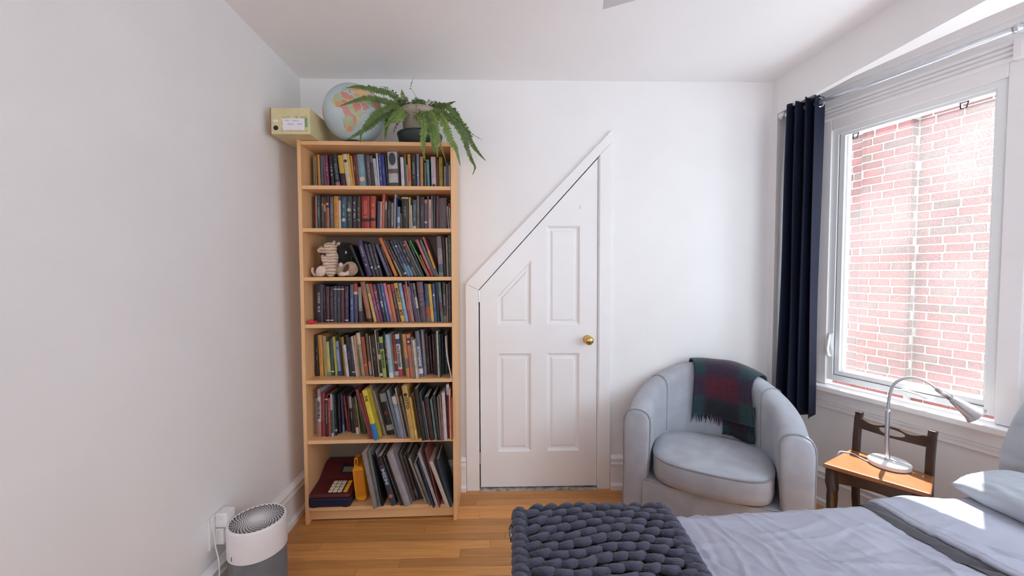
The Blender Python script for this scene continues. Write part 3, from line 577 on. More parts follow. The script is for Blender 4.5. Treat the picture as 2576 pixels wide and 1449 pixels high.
BOOKS = '''1 0.0419 0.085 0.0085 0.173 0.0031 8a7a4a|slim olive book at the wall end|
1 0.0534 0.085 0.0077 0.173 0.0167 8b7b70|slim taupe book beside the olive one|
1 0.0665 0.085 0.0123 0.181 0.0238 c88a3c|slim mustard paperback|
1 0.0819 0.085 0.0139 0.179 0.0201 4a5a66|slate blue paperback beside the mustard one|
1 0.1009 0.085 0.0082 0.176 0.0473 7d4a62|thin mauve book beside a plum one|
1 0.1101 0.085 0.0152 0.180 0.0505 7a3050|plum paperback with a pale pink title|m=d8a8c0
1 0.1351 0.085 0.0177 0.172 0.0719 1c1a1c|black paperback with white jagged lettering|m=d8d8d8
1 0.1591 0.085 0.0231 0.185 0.0956 26303a|dark slate book with a pink foot band|b=0,.19,b06a80;m=8890a0
1 0.1900 0.085 0.0239 0.179 0.1086 3a2428|dark brown book with a yellow upper half|b=.46,1,d0aa40;b=0,.08,c89030;m=30281c
1 0.2181 0.085 0.0230 0.186 0.1229 dcc3a4|broad cream paperback with a small dark figure|m=c09070;c=.8,3a2c30
1 0.2417 0.085 0.0112 0.187 0.1210 d4b450|slim yellow book beside the broad cream one|
1 0.2534 0.085 0.0093 0.177 0.0981 cc8a40|slim amber book beside the yellow one|
1 0.2636 0.085 0.0100 0.180 0.0834 4a2418|dark brown book with white vertical title|m=e0d8d0
1 0.2747 0.085 0.0092 0.181 0.0874 8a3a1c|slim rust book beside a thick pale blue one|
1 0.2846 0.085 0.0371 0.185 0.0770 7a97a6|thick pale blue novel with a cream hand|c=.28,e0c0a8;m=9ab4c0
1 0.3222 0.085 0.0069 0.184 0.0657 3a3034|thin black book beside the thick pale blue one|
1 0.3306 0.085 0.0179 0.182 0.0665 5a5158|greyish purple hardback|m=9a9098
1 0.3500 0.085 0.0148 0.178 0.0646 3a3234|dark brown book under a grey tab|b=.8,1,6a6470
1 0.3687 0.085 0.0162 0.164 0.0860 b4b6c0|silver book with slanted grey stripes|m=707488
1 0.3854 0.085 0.0077 0.191 0.0639 c8c8ce|thin white book beside the silver one|
1 0.3958 0.085 0.0122 0.191 0.0600 3c4a90|mid blue book with white capitals|m=d8dcec
1 0.4106 0.085 0.0169 0.184 0.0715 2c3480|navy hardback with pale blue stripes|m=8a90c8
1 0.4313 0.085 0.0094 0.185 0.0673 2a2424|thin black book beside the navy hardback|
1 0.4414 0.085 0.0501 0.201 0.0416 b8b6b8|very thick white book with an oval badge|c=.8,3a424c;b=0,.17,444840;b=.42,.54,6a5654
1 0.5081 0.085 0.0165 0.172 0.0339 d8ccd4|slim pinkish white paperback with a red emblem|m=a89aa8;c=.04,a03c40
1 0.5261 0.085 0.0118 0.187 0.0262 5a6058|grey green book beside a thin cream one|
1 0.5403 0.085 0.0039 0.133 0.0391 d0b898|short thin cream pamphlet|
1 0.5447 0.085 0.0155 0.188 0.0223 c88a48|orange paperback with a coral middle|b=.22,.6,c06848
1 0.5639 0.085 0.0228 0.185 0.0147 2c2a2c|charcoal book between orange and bluish grey spines|m=a0a4a4
1 0.5910 0.085 0.0134 0.190 0.0119 78829a|bluish grey book with a yellow sun mark|c=.4,b0b098;m=98a0b8
1 0.6088 0.085 0.0158 0.177 0.0033 b88a50|tan book with a dark foot|b=0,.04,4a2818;m=a07840
1 0.6309 0.085 0.0111 0.145 0.0015 6f6a58|short olive grey book beside a teal one|
1 0.6475 0.085 0.0126 0.161 0.0298 5a9098|teal paperback|m=a8d0d4
1 0.6696 0.085 0.0253 0.176 0.0178 cfbfc4|thick pinkish white novel with a crown emblem|m=9a8a90;c=.12,504048
1 0.6968 0.085 0.0119 0.163 0.0031 6a2418|brick red book under a fern tip|
1 0.7115 0.085 0.0190 0.176 0.0095 a89838|yellow novel with black capitals|m=28241c
1 0.7358 0.085 0.0127 0.125 0.0025 a08c7c|short tan grey book beside a blue one|
1 0.7507 0.085 0.0111 0.143 0.0167 4a5c80|short blue book near the cabinet side|
1 0.7628 0.085 0.0067 0.131 0.0085 c8b8b4|thin white book at the door end|
2 0.0371 0.095 0.0043 0.184 -0.0114 5a1420|thin maroon book at the wall end|
2 0.0426 0.095 0.0090 0.184 -0.0070 b0786c|slim dusty pink book|
2 0.0539 0.095 0.0124 0.186 -0.0045 2f5658|dark teal paperback with pale lettering|m=b8c8c8
2 0.0674 0.095 0.0044 0.188 -0.0069 222222|very thin black book beside the dark teal one|
2 0.0747 0.095 0.0117 0.181 -0.0046 55403c|brown book with two cream discs|c=.75,c8a070;m=a08c78
2 0.0868 0.095 0.0101 0.178 -0.0059 4a3430|dark brown book with a cream strip|b=.56,.78,a89078
2 0.0985 0.095 0.0171 0.183 -0.0061 a0664c|copper book with a gold coin|b=.66,1,4a2430;c=.77,e0c080
2 0.1198 0.095 0.0179 0.180 -0.0038 5a6068|misty slate novel|m=9aa0b0
2 0.1401 0.095 0.0250 0.183 -0.0079 d09038|broad orange yellow novel with red title|m=b04018
2 0.1671 0.095 0.0101 0.184 -0.0007 dcc8c0|slim white book beside the orange yellow novel|b=.87,1,6a5a60
2 0.1791 0.095 0.0266 0.182 -0.0115 3a5a70|thick ocean blue fantasy novel|m=a8b8c8;c=.3,c0c0d0
2 0.2072 0.095 0.0282 0.182 -0.0110 3c403e|thick dark grey novel with a beige crest|m=b8b098;c=.6,c0b498
2 0.2389 0.095 0.0204 0.182 -0.0122 2c2030|blackish violet fantasy novel with silver script|m=c8c8d4
2 0.2620 0.095 0.0196 0.183 -0.0144 3a3428|olive black fantasy novel with a green glow|m=a0a068;c=.3,8a8030
2 0.2864 0.095 0.0432 0.184 -0.0132 a02a28|very thick crimson fantasy novel|m=d88060;b=.25,.34,3c1c20
2 0.3339 0.095 0.0283 0.185 -0.0108 b04a30|thick orange red fantasy novel|m=e8a060;b=.27,.36,3a2018
2 0.3700 0.095 0.0157 0.157 -0.0242 3c3e60|short indigo book|
2 0.3865 0.095 0.0086 0.155 -0.0271 d0a890|short slim peach book|
2 0.3954 0.095 0.0141 0.196 -0.0335 b4584a|tall brick pink book|m=d8a090
2 0.4133 0.095 0.0075 0.160 -0.0253 6a6050|thin drab book under a blue folder|b=.7,.95,b0b098
2 0.4213 0.095 0.0213 0.158 -0.0332 26242a|black paperback with grey script|m=8a8890
2 0.4457 0.095 0.0126 0.149 -0.0235 8a8078|slim grey book with a brown foot|b=0,.14,7a4c38
2 0.4626 0.095 0.0055 0.196 -0.0274 c8c4c0|tall thin whitish book|
2 0.4686 0.095 0.0091 0.176 -0.0271 20285c|tall navy album|
2 0.4796 0.095 0.0139 0.128 -0.0158 6a8498|short sky blue book with white stickers|b=.33,.56,b4bcd0;b=0,.17,c8a0a0
2 0.4987 0.095 0.0055 0.092 0.0145 7a645c|very short thin brown booklet|
2 0.5054 0.095 0.0352 0.180 0.0054 2c2828|very thick black tome with a yellow head|b=.95,1,d8bc70;m=8a8488
2 0.5440 0.095 0.0084 0.180 0.0025 c8b080|slim buff book beside the black tome|m=705c40
2 0.5555 0.095 0.0063 0.137 0.0225 d0c0b0|short thin cream book|
2 0.5623 0.095 0.0194 0.165 -0.0112 4c5660|slate grey book with white library label|b=0,.14,c8c0c4;m=98a0a8
2 0.5847 0.095 0.0143 0.188 -0.0051 6a6060|ashen brown book with a red splash|c=.4,8a3c40;m=908888
2 0.6006 0.095 0.0239 0.182 -0.0177 40383a|dark charcoal novel beside the ashen brown one|m=8a8080
2 0.6276 0.095 0.0119 0.167 -0.0130 5c5c74|bluish violet paperback with a small white label|b=.23,.29,d0c8d0;b=.88,1,c09090
2 0.6420 0.095 0.0076 0.187 -0.0101 8a5048|slim russet book|
2 0.6505 0.095 0.0119 0.168 -0.0089 d0b0a4|pale pink paperback with dark square letters|m=40302c
2 0.6641 0.095 0.0084 0.188 -0.0013 70787a|tall slim greyish teal book|b=0,.5,8a8a88
2 0.6729 0.095 0.0125 0.188 -0.0163 3a3a3c|dark grey book beside the tall teal one|
2 0.6897 0.095 0.0140 0.187 -0.0161 6a4048|dusky maroon book|m=94686c
2 0.7060 0.095 0.0423 0.177 -0.0054 6a5c60|wide mauve grey box file|
2 0.7551 0.095 0.0045 0.132 0.0382 d0c8d0|thin white booklet beside the box file|
2 0.7602 0.095 0.0048 0.147 0.0354 404448|thin slate booklet|
2 0.7663 0.095 0.0048 0.148 0.0419 d8d0b8|thin ivory book with a red head|b=.85,1,c04048
3 0.2852 0.085 0.0166 0.182 0.3619 0e0e12|black plastic folder leaning over the plush toys|
3 0.3156 0.085 0.0277 0.198 0.2686 3c2c58|thick violet book with silver script|m=c0a8b8
3 0.3477 0.085 0.0156 0.181 0.2575 38303c|first of three dark plum series books|m=9088a0;c=.28,c8c8b0
3 0.3664 0.085 0.0156 0.181 0.2490 3c3440|second of three dark plum series books|m=9088a0;c=.25,8a84a0
3 0.3842 0.085 0.0156 0.181 0.2449 342c38|third of three dark plum series books|m=9088a0;c=.3,c0c4c0
3 0.4254 0.085 0.0167 0.185 0.3575 54526a|slate violet paperback|m=8a8aa8
3 0.4440 0.085 0.0095 0.174 0.3278 332c30|thin blackish book beside the bright orange one|
3 0.4647 0.085 0.0164 0.224 0.3821 d07838|bright orange paperback|m=b04c20
3 0.4960 0.085 0.0105 0.218 0.4351 6a444c|plum book with a sage foot|b=0,.42,8a8c70
3 0.5101 0.085 0.0105 0.217 0.4327 3c3030|dark cocoa paperback|m=b0a090
3 0.5223 0.085 0.0124 0.210 0.4031 30363c|blackish green paperback|m=a0a4b0;b=.06,.11,c0c0b8
3 0.5362 0.085 0.0139 0.214 0.3954 303a58|navy paperback with a white moon disc|c=.83,d0d4e0;b=0,.33,6a88b8;m=8a98c8
3 0.5534 0.085 0.0140 0.215 0.4031 2c3038|black paperback with a pinkish disc|c=.83,907480;b=0,.3,6a8c98;m=8088a0
3 0.5719 0.085 0.0141 0.218 0.4148 2c282c|black paperback with white dashes|m=c8bcc0;b=0,.25,60646c
3 0.5880 0.085 0.0123 0.218 0.4153 3a3038|dark plum paperback with a peach disc|c=.85,c0a890;m=8a7c84
3 0.6034 0.085 0.0110 0.213 0.4221 586460|grey green paperback with a tan head|b=.74,1,9a6c4c;m=90a098
3 0.6159 0.085 0.0093 0.215 0.3871 342c30|dark book with a grey disc|c=.86,8a7c84;m=707074
3 0.6498 0.085 0.0058 0.127 0.4104 cc6860|short slim salmon book|
3 0.6416 0.085 0.0071 0.218 0.4522 3c8a48|emerald book with an olive foot|b=0,.45,8a7c48;m=b0d8a0
3 0.6618 0.085 0.0143 0.216 0.3957 b4686a|rose red paperback|m=c88c88;b=0,.2,a83c48
3 0.6785 0.085 0.0131 0.215 0.3816 566462|grey green paperback beside the rose red one|m=90a09c
3 0.6930 0.085 0.0104 0.228 0.3456 b86468|tall pink and amber book|b=.2,.65,d8a040;b=0,.2,66705c;m=d0a0a0
3 0.7045 0.085 0.0247 0.220 0.0501 b0a0a8|upright white book with a teal foot|b=.1,.31,567680;b=0,.1,a09a98;b=.7,1,8a7880;m=8a7a82
3 0.7314 0.085 0.0146 0.220 0.0452 141216|upright black book|
3 0.7477 0.085 0.0095 0.213 0.0272 a8948c|slim beige book beside the upright black one|
3 0.7586 0.085 0.0155 0.227 0.0184 4a5848|tall forest green book|m=80a0a0
4 0.0326 0.085 0.0447 0.207 -0.0086 352a36|very thick aubergine volume with a cream script title|m=d0c0b0
4 0.0837 0.082 0.0070 0.205 0.0035 2c2430|thin violet black book beside the aubergine volume|m=a098a8
4 0.0934 0.081 0.0189 0.196 -0.0006 4a2438|wine coloured series book|m=8a6080;b=.05,.075,d8c8c8
4 0.1165 0.079 0.0172 0.194 -0.0018 3c2228|cocoa brown series book|m=907c7c;b=.05,.075,d8c8c8
4 0.1349 0.078 0.0166 0.198 -0.0133 3f4050|slate series book with white tick|m=707488;b=.9,.925,d8d8e0
4 0.1539 0.077 0.0166 0.198 -0.0130 333c48|dark teal grey series book with white tick|m=687480;b=.9,.925,d8d8e0
4 0.1737 0.075 0.0184 0.198 -0.0127 52282c|rust red series book with white tick|m=8a5040;b=.9,.925,e8c8b8
4 0.1962 0.074 0.0196 0.197 -0.0123 40284a|purple series book|m=8a78a0;b=.05,.075,e0d0e0
4 0.2268 0.072 0.0172 0.206 -0.0078 46648c|denim blue paperback|m=a0b8d8;b=.7,1,5a6878
4 0.2484 0.070 0.0189 0.212 0.0022 4c3c5c|violet paperback with a red head|b=.8,1,b84038;b=.72,.79,c8c098;m=8c80a8
4 0.2748 0.068 0.0182 0.192 0.0238 8a8880|mottled grey and white paperback|m=d0ccc8;b=0,.32,3a3a38
4 0.3204 0.065 0.0245 0.222 0.1629 a06850|tall copper brown hardback|b=0,.09,30201c;m=c88c58
4 0.3559 0.062 0.0151 0.212 0.1999 c8b060|pale yellow paperback with a green head|b=.75,1,8a8c6a;m=a08430
4 0.3735 0.061 0.0156 0.212 0.2019 8a3a68|magenta paperback with a red head|b=.77,1,b84848;m=c080a8
4 0.3898 0.060 0.0129 0.208 0.1797 6a3050|plum paperback with a white title|m=d0b8c8;b=.76,.82,c86858;b=.82,1,58545c
4 0.4033 0.081 0.0142 0.212 0.1693 506070|steel blue paperback marked in white capitals|t=SUIT,.36,.56,e0e4ec;b=0,.25,2c3844
4 0.4221 0.079 0.0136 0.214 0.1747 4c689c|cornflower blue paperback|m=a0b4dc
4 0.4405 0.078 0.0161 0.214 0.1856 c07890|candy pink paperback|m=e0a8c0;b=0,.2,94707c
4 0.4586 0.077 0.0171 0.207 0.1753 c86848|orange and salmon paperback|b=.25,.72,d07838;m=e8b080
4 0.4800 0.075 0.0143 0.210 0.1766 3c3448|dark indigo book with a red head|b=.8,1,9a4048;m=c0a8b0
4 0.4989 0.074 0.0206 0.215 0.1828 d8ac58|butter yellow paperback with bold black capitals|t=MIGHTY,.5,.87,201810;t=BITE,.14,.33,201810;c=.42,b89868
4 0.5219 0.072 0.0166 0.214 0.1702 84a8c4|powder blue paperback|m=c0d8ec
4 0.5414 0.071 0.0141 0.206 0.1533 a03838|scarlet paperback with white dots|m=d09088;b=.3,.5,a85c48
4 0.5567 0.070 0.0074 0.224 0.1489 b08a88|tall thin pinkish white book|
4 0.5654 0.069 0.0053 0.194 0.1414 c09080|thin salmon beige book|
4 0.5776 0.069 0.0072 0.225 0.1742 4a3c66|tall violet paperback with pale script|m=9a8cb4
4 0.5853 0.068 0.0079 0.215 0.1619 5a4c6c|slim lilac grey paperback|m=a094b4
4 0.5937 0.067 0.0118 0.214 0.1441 5c5856|grey book with a white patch|b=.35,.64,c0b4a8;b=.84,1,8a8478
4 0.6061 0.066 0.0315 0.218 0.0940 544850|thick dusky book with pink lettering|m=a8709c;b=.74,1,7c6064
4 0.6391 0.064 0.0204 0.209 0.0655 3a4668|navy paperback with a brick band|b=.1,.4,a84830;b=0,.1,5a6c84;m=70688c
4 0.6631 0.062 0.0163 0.207 0.0794 d8b040|golden yellow paperback|m=8a6420
4 0.6804 0.061 0.0144 0.209 0.0595 38487c|royal blue paperback with white dots|c=.7,d0d4e4;b=0,.26,34588c;m=a8b8d8
4 0.6952 0.060 0.0144 0.216 0.0435 141418|jet black paperback|
4 0.7158 0.059 0.0151 0.216 0.0701 5a7470|sea green paperback|m=98b0ac;b=.25,.5,704858
4 0.7318 0.057 0.0169 0.215 0.0301 403c38|black book with a white swirl|b=0,.16,8c7850;m=d0c8c0
4 0.7492 0.056 0.0070 0.208 0.0105 98847c|thin taupe book beside a purple black one|
4 0.7578 0.056 0.0139 0.215 0.0034 40343e|purple black book at the door end|m=6c5c70
5 0.0289 0.090 0.0160 0.226 0.0042 241a1c|narrow black book at the wall end|m=8a7c7c
5 0.0505 0.089 0.0201 0.227 0.0270 cc9444|mustard gold book|m=a85c28
5 0.0744 0.092 0.0190 0.221 0.0421 b09870|beige book with faded lettering|m=806c50
5 0.0943 0.088 0.0156 0.190 0.0448 b0b070|pale lime yellow book|b=.1,.5,c8b858;b=0,.12,7a9470
5 0.1103 0.094 0.0146 0.207 0.0200 3f5258|slate green hardback with a white chip|b=.1,.13,d8d8d8
5 0.1326 0.092 0.0125 0.216 0.0552 b0a850|slim chartreuse book|
5 0.1472 0.092 0.0180 0.192 0.0638 8094b4|pale blue book with a navy foot|b=0,.13,344070;c=.8,80607c;m=a8b8d0
5 0.1667 0.090 0.0101 0.217 0.0640 2c2c30|thin black book beside the pale blue one|
5 0.1796 0.094 0.0163 0.214 0.0750 9c7c30|ochre book|m=c89838
5 0.2013 0.069 0.0131 0.176 0.0884 cfc4d0|short white paperback with black letters|m=3c3840
5 0.2149 0.078 0.0167 0.227 0.0877 2a2426|black hardback beside the short white one|m=8a8080
5 0.2320 0.077 0.0169 0.215 0.0800 383848|navy black paperback with a white chip|m=6c6c80;b=.09,.12,c8c8d0
5 0.2573 0.058 0.0106 0.223 0.1086 c8b4a4|thin cream book in a cream stack|
5 0.2683 0.055 0.0057 0.228 0.0871 c0a080|thin buff book in a cream stack|
5 0.2787 0.078 0.0181 0.239 0.1056 a08c78|beige paperback with a white head|b=.73,1,d8c4b0;m=c0b4a8
5 0.2973 0.081 0.0189 0.216 0.0965 a85438|rust paperback with a small bird|c=.28,c88060;m=702c20
5 0.3229 0.080 0.0134 0.234 0.0896 6c6448|olive grey book with a peach foot|b=.2,.34,c88870;b=.03,.2,a0a0b0
5 0.3496 0.058 0.0045 0.225 0.0933 b89888|very thin pinkish book|
5 0.3568 0.056 0.0221 0.225 0.0950 241c1e|espresso black book with brown title|m=8a746c
5 0.3842 0.046 0.0053 0.258 0.0859 c8b090|tall very thin buff book|
5 0.3914 0.042 0.0128 0.250 0.0857 201a1c|black book beside the lime green one|b=.4,.5,b8b090;b=.03,.09,c0bcb8;m=a8a8a8
5 0.4056 0.041 0.0200 0.221 0.0901 98ac50|lime green classic with black title|b=.7,.85,3c3c50;t=TREASURE ISLAND,.2,.68,242818
5 0.4261 0.050 0.0105 0.246 0.0768 242024|black book beside a pale aqua one|m=b8b8c0
5 0.4429 0.029 0.0215 0.235 0.0849 98b4bc|pale aqua library book with white label|b=0,.12,d4d0d4;b=.45,.75,b0b0b8;m=78707c
5 0.4649 0.070 0.0199 0.228 0.0840 983428|red library book with white label|b=0,.11,d8d0d0;b=.3,.75,b0502c;c=.33,d8b090
5 0.4878 0.056 0.0205 0.232 0.0822 d4d0d4|white library book with a red foot|b=0,.17,b43c4c;b=.77,.89,3c4870;t=DRAWING JUTA,.22,.74,28242c,u
5 0.5095 0.077 0.0158 0.233 0.0852 606430|moss green book|m=7c8444
5 0.5339 0.034 0.0179 0.235 0.0912 d09060|light orange book with a mauve panel|b=.22,.44,887080;m=b07850
5 0.5573 0.025 0.0187 0.236 0.0946 d08060|salmon orange book with a maroon badge|b=.76,.91,7c3030;c=.83,c8c8c0;m=a06048
5 0.5810 0.005 0.0056 0.221 0.0847 888078|thin grey book beside a cream one|
5 0.5898 0.004 0.0098 0.209 0.0896 d0c4b4|cream pamphlet with small black letters|m=403c3c
5 0.6001 0.042 0.0206 0.250 0.0868 6a7084|glossy slate blue library book with white serif capitals|b=.07,.18,d8d8e0;t=SCYTHIANS,.22,.68,dce0ec
5 0.6212 0.064 0.0141 0.254 0.0655 8a8080|tall grey book beside the glossy slate one|
5 0.6357 0.094 0.0136 0.229 0.0657 4c2430|dark maroon hardback|b=.25,.42,484c58
5 0.6533 0.099 0.0116 0.213 0.0670 3c1c24|thin claret black book with script|m=a08890
5 0.6704 0.087 0.0116 0.227 0.0453 481c24|thin burgundy book|m=906068
5 0.6834 0.077 0.0088 0.230 0.0299 3c181e|thin oxblood book|
5 0.7020 0.028 0.0098 0.252 0.0355 98a490|pale grey green book|m=b8c0b0
5 0.7121 0.035 0.0070 0.232 0.0257 2c3038|thin blackish blue book|
5 0.7195 0.083 0.0062 0.227 0.0183 44484c|thin charcoal grey book|
5 0.7261 0.099 0.0212 0.235 0.0059 2a2826|large black book in the shadow at the door end|m=5c5a58
6 0.0190 0.091 0.0186 0.200 -0.0047 a09088|greyish beige book at the wall end|
6 0.0530 0.049 0.0153 0.261 -0.0018 c8bfc4|white book with tall black capitals|b=0,.32,b07868;t=THE ODYSSEY,.36,.78,241c20,u;b=.84,1,9a8c94
6 0.0687 0.056 0.0182 0.240 -0.0098 94343c|cherry red book beside the white one|m=b05c5c
6 0.0895 0.052 0.0177 0.223 0.0002 3a2024|dark umber book with beige title|m=b09c8c;b=.9,.93,b0a098
6 0.1085 0.051 0.0117 0.210 0.0049 a8484c|rose red book with a white streak|m=d0a0a0
6 0.1231 0.053 0.0089 0.233 0.0176 3c5c3c|slim green book with a white head|b=.62,1,c0a8a8;b=0,.08,d0c8b8
6 0.1324 0.055 0.0045 0.226 0.0143 6a7880|very thin bluish grey book|
6 0.1394 0.065 0.0067 0.227 0.0240 241c20|black book with a pink dot|c=.85,b05c68;b=.1,.15,d0c0c4;m=8a8080
6 0.1465 0.087 0.0122 0.220 0.0211 1e1c22|pitch black book with faint grey title|m=787478
6 0.1639 0.102 0.0085 0.218 0.0429 54506c|slate purple book with a blue grey label|b=0,.2,848ca8
6 0.1850 0.111 0.0112 0.204 0.1030 7c2c28|dark red paperback with orange lettering|m=e08850
6 0.1967 0.111 0.0069 0.205 0.0520 6a3034|slim garnet book|
6 0.2153 0.094 0.0130 0.220 0.0675 26282c|black book with a long white label|b=.64,.93,b8a8b0;m=a0a4a8
6 0.2313 0.093 0.0089 0.197 0.0732 4a4438|thin dark khaki book|
6 0.2481 0.073 0.0146 0.203 0.0850 443624|dark olive brown library book|b=0,.19,d8c0b0;m=88744c
6 0.2679 0.069 0.0046 0.211 0.1085 b8a080|very thin straw coloured book|
6 0.2856 0.073 0.0163 0.217 0.1679 34501c|bottle green book|m=586c3c
6 0.3382 0.007 0.0129 0.274 0.2535 8a3840|tall raspberry book|m=a85860
6 0.3519 0.004 0.0109 0.255 0.2346 8a3a38|tall terracotta red book|m=a45848
6 0.3706 -0.015 0.0250 0.273 0.2199 dcc43c|big bright yellow and blue book|b=0,.33,2c78b4;t=THE,.78,.9,40380c
6 0.4034 0.046 0.0074 0.288 0.2444 80746c|tall speckled taupe book|m=b8b0b0
6 0.4114 0.048 0.0046 0.254 0.2404 b0a494|very thin pale taupe book|
6 0.4227 0.056 0.0348 0.243 0.1870 26242a|black book with a white sticker|b=.76,.95,9a9098;b=.1,.22,a8a4a8;c=.5,6c2838
6 0.4776 0.013 0.0081 0.206 0.2439 68706a|thin greenish grey book|
6 0.4899 0.006 0.0144 0.267 0.2218 6c7680|steel grey book beside a thin greenish one|
6 0.5051 0.004 0.0221 0.231 0.2043 8890a4|misty blue book with a cream head|b=.82,1,c8b4a8;m=b0b4c8
6 0.5281 0.010 0.0069 0.276 0.1960 b09c8c|tall thin tan book|
6 0.5413 0.025 0.0109 0.226 0.2019 8a8480|slim stone grey book|
6 0.5654 -0.026 0.0263 0.294 0.1577 c8a058|tan book with a black ink blot|c=.84,26262c;t=OTO,.6,.78,3c2c18
6 0.5924 -0.030 0.0090 0.236 0.1427 d0a850|slim golden book with a white label|b=.13,.24,d8c8a0
6 0.6044 0.021 0.0047 0.249 0.1532 a87c60|very thin caramel book|
6 0.6234 -0.030 0.0192 0.281 0.1393 262424|black furry textured book|m=4c4c48
6 0.6432 -0.025 0.0113 0.255 0.1319 343c40|dark slate book beside the furry one|
6 0.6569 -0.025 0.0049 0.211 0.1410 8a7478|very thin mauve grey book|
6 0.6666 -0.030 0.0223 0.234 0.1304 382a28|chocolate book|m=5c4844
6 0.6926 -0.030 0.0099 0.221 0.1178 64787a|thin grey teal book|
6 0.7049 -0.030 0.0150 0.244 0.1088 2a2e2a|blackish green hardback|m=505850
6 0.7203 -0.030 0.0088 0.231 0.0769 7a665c|mushroom brown book|
6 0.7296 -0.030 0.0090 0.243 0.0626 8a6450|cinnamon brown book|
6 0.7389 -0.030 0.0163 0.254 0.0454 ccc0c4|white book with a grey pattern|m=8c7c84
6 0.7556 -0.008 0.0138 0.293 0.0195 7c2420|dark red library book with a white head|b=.8,1,b8b0b8
6 0.7698 -0.026 0.0061 0.269 0.0177 d0a890|slim peach book at the door end|m=a87060
6 0.7762 -0.026 0.0048 0.225 0.0030 a83a2c|thin vermilion book at the door end|
7 0.3612 -0.024 0.0209 0.307 0.1748 9a8c88|clear plastic folder with grey edges|
7 0.3829 -0.006 0.0153 0.306 0.1708 707876|greenish grey folder|b=.05,.3,60686a
7 0.4010 -0.003 0.0083 0.284 0.1785 1c1c1e|black ring folder|
7 0.4299 0.042 0.0047 0.291 0.2468 a8a0a4|thin pale grey folder|
7 0.4521 -0.006 0.0292 0.276 0.2788 3c4450|slate game box with silver letters|t=MEM,.45,.75,b0b8c4;c=.2,b07058;b=.83,1,2a1a20
7 0.4978 -0.003 0.0099 0.286 0.3170 3a3436|spiral bound black notebook|w=1
7 0.5100 -0.005 0.0100 0.288 0.2922 3a3230|thin dark brown notebook|
7 0.5254 -0.016 0.0335 0.303 0.3073 a09aa0|broad light grey ring binder|
7 0.5609 0.034 0.0130 0.278 0.2756 5a4c44|umber brown folder|
7 0.5787 0.042 0.0136 0.259 0.2897 4a3a38|dark chestnut folder|b=.1,.25,6c6064
7 0.5932 0.051 0.0194 0.269 0.2853 28323c|navy black folder|
7 0.6292 0.015 0.0091 0.263 0.3412 b0a494|thin cream folder|
7 0.6538 -0.013 0.0143 0.247 0.3318 7c7470|short grey workbook|b=.6,.95,888480
7 0.6765 -0.030 0.0090 0.267 0.2837 2c4058|thin petrol blue folder|
7 0.6947 -0.030 0.0136 0.310 0.3142 b0a4a4|white workbook with dark dots|m=5c4844
7 0.7093 -0.030 0.0045 0.325 0.2218 8a4a48|red and white workbook|
7 0.7460 -0.030 0.0186 0.261 0.3404 c8b8b0|thick file with exposed cream pages|m=a89888
7 0.7661 -0.030 0.0144 0.266 0.2700 303a48|navy lever arch file|'''
for ln in BOOKS.strip().split('\n'):
    a, desc, ex = ln.split('|'); v = a.split()
    make_book(int(v[0]), *[float(q) for q in v[1:6]], v[6], desc, ex)

def on_bc(o, x, d, z, rot=None):
    o.matrix_world = MBC @ Matrix.Translation((x, d, z)) @ (rot or Matrix.Identity(4)); return o
# loose sheet at the door end of the fifth shelf
def sheet(u, v): return (.716+.024*(1-v)**1.6*(1-u*.1)*-1+.042+.006*v, -.012+.16*u, SHZ[5]+.0005+(.205-.03*u)*v)
o = MB().grid(6, 16, lambda u, v: (.040-.034*v**1.3-.010*sin(pi*v)+.004*u*v, -.018+.035*v+.05*u*(.3+v), .222*v)).build('paper_sheet', mat('white_paper', (.80, .78, .80), .8, .02, 20), smooth=True)
so = o.modifiers.new('thick', 'SOLIDIFY'); so.thickness = .0008; so.offset = 0
on_bc(o, .7385, .0, SHZ[5]+.001); tag(o, 'loose curled white paper sheet at the door end of the fifth shelf', 'paper')

# ---- plush toys on the third shelf
def voxel(o, size=.006, smooth=6):
    r = o.modifiers.new('remesh', 'REMESH'); r.mode = 'VOXEL'; r.voxel_size = size; r.use_smooth_shade = True
    s_ = o.modifiers.new('smooth', 'SMOOTH'); s_.iterations = smooth; s_.factor = .5
def plush_mat(name, c1, c2=None, scale=9, fuzz=.35):
    m = mat(name, c1, .95, .12, 60, fuzz, 500, sheen=.4)
    if c2:
        nt = m.node_tree; bs = nt.nodes['Principled BSDF']; wv = nt.nodes.new('ShaderNodeTexWave'); wv.inputs['Scale'].default_value = scale; wv.inputs['Distortion'].default_value = 3.5; wv.inputs['Detail'].default_value = 1; wv.bands_direction = 'Z'; wv.inputs['Detail Scale'].default_value = 1.5
        tc = nt.nodes.new('ShaderNodeTexCoord'); nt.links.new(tc.outputs['Object'], wv.inputs[0])
        r = nt.nodes.new('ShaderNodeValToRGB'); r.color_ramp.elements[0].position = .10; r.color_ramp.elements[1].position = .26; r.color_ramp.elements[0].color = (*lin(c2), 1); r.color_ramp.elements[1].color = (*lin(c1), 1)
        nt.links.new(wv.outputs['Fac'], r.inputs[0]); nt.links.new(r.outputs[0], bs.inputs['Base Color'])
    return m
m_tig = plush_mat('cream_plush', (.62, .47, .36), (.30, .17, .09), 20); m_tigp = plush_mat('pale_plush', (.70, .55, .46))
m_pdark = plush_mat('black_plush', (.022, .014, .013)); m_tan = plush_mat('tan_plush', (.40, .28, .18)); m_brown = plush_mat('brown_plush', (.085, .035, .025)); m_dkred = plush_mat('dark_red_plush', (.07, .012, .015))
Z3 = SHZ[3]
ti = empty('plush_tiger'); on_bc(ti, .115, .075, Z3+.001); tag(ti, 'sitting cream plush tiger with brown stripes on the third shelf', 'plush toy')
RY = lambda a: Matrix.Rotation(radians(a), 3, 'Y')
mb = MB()
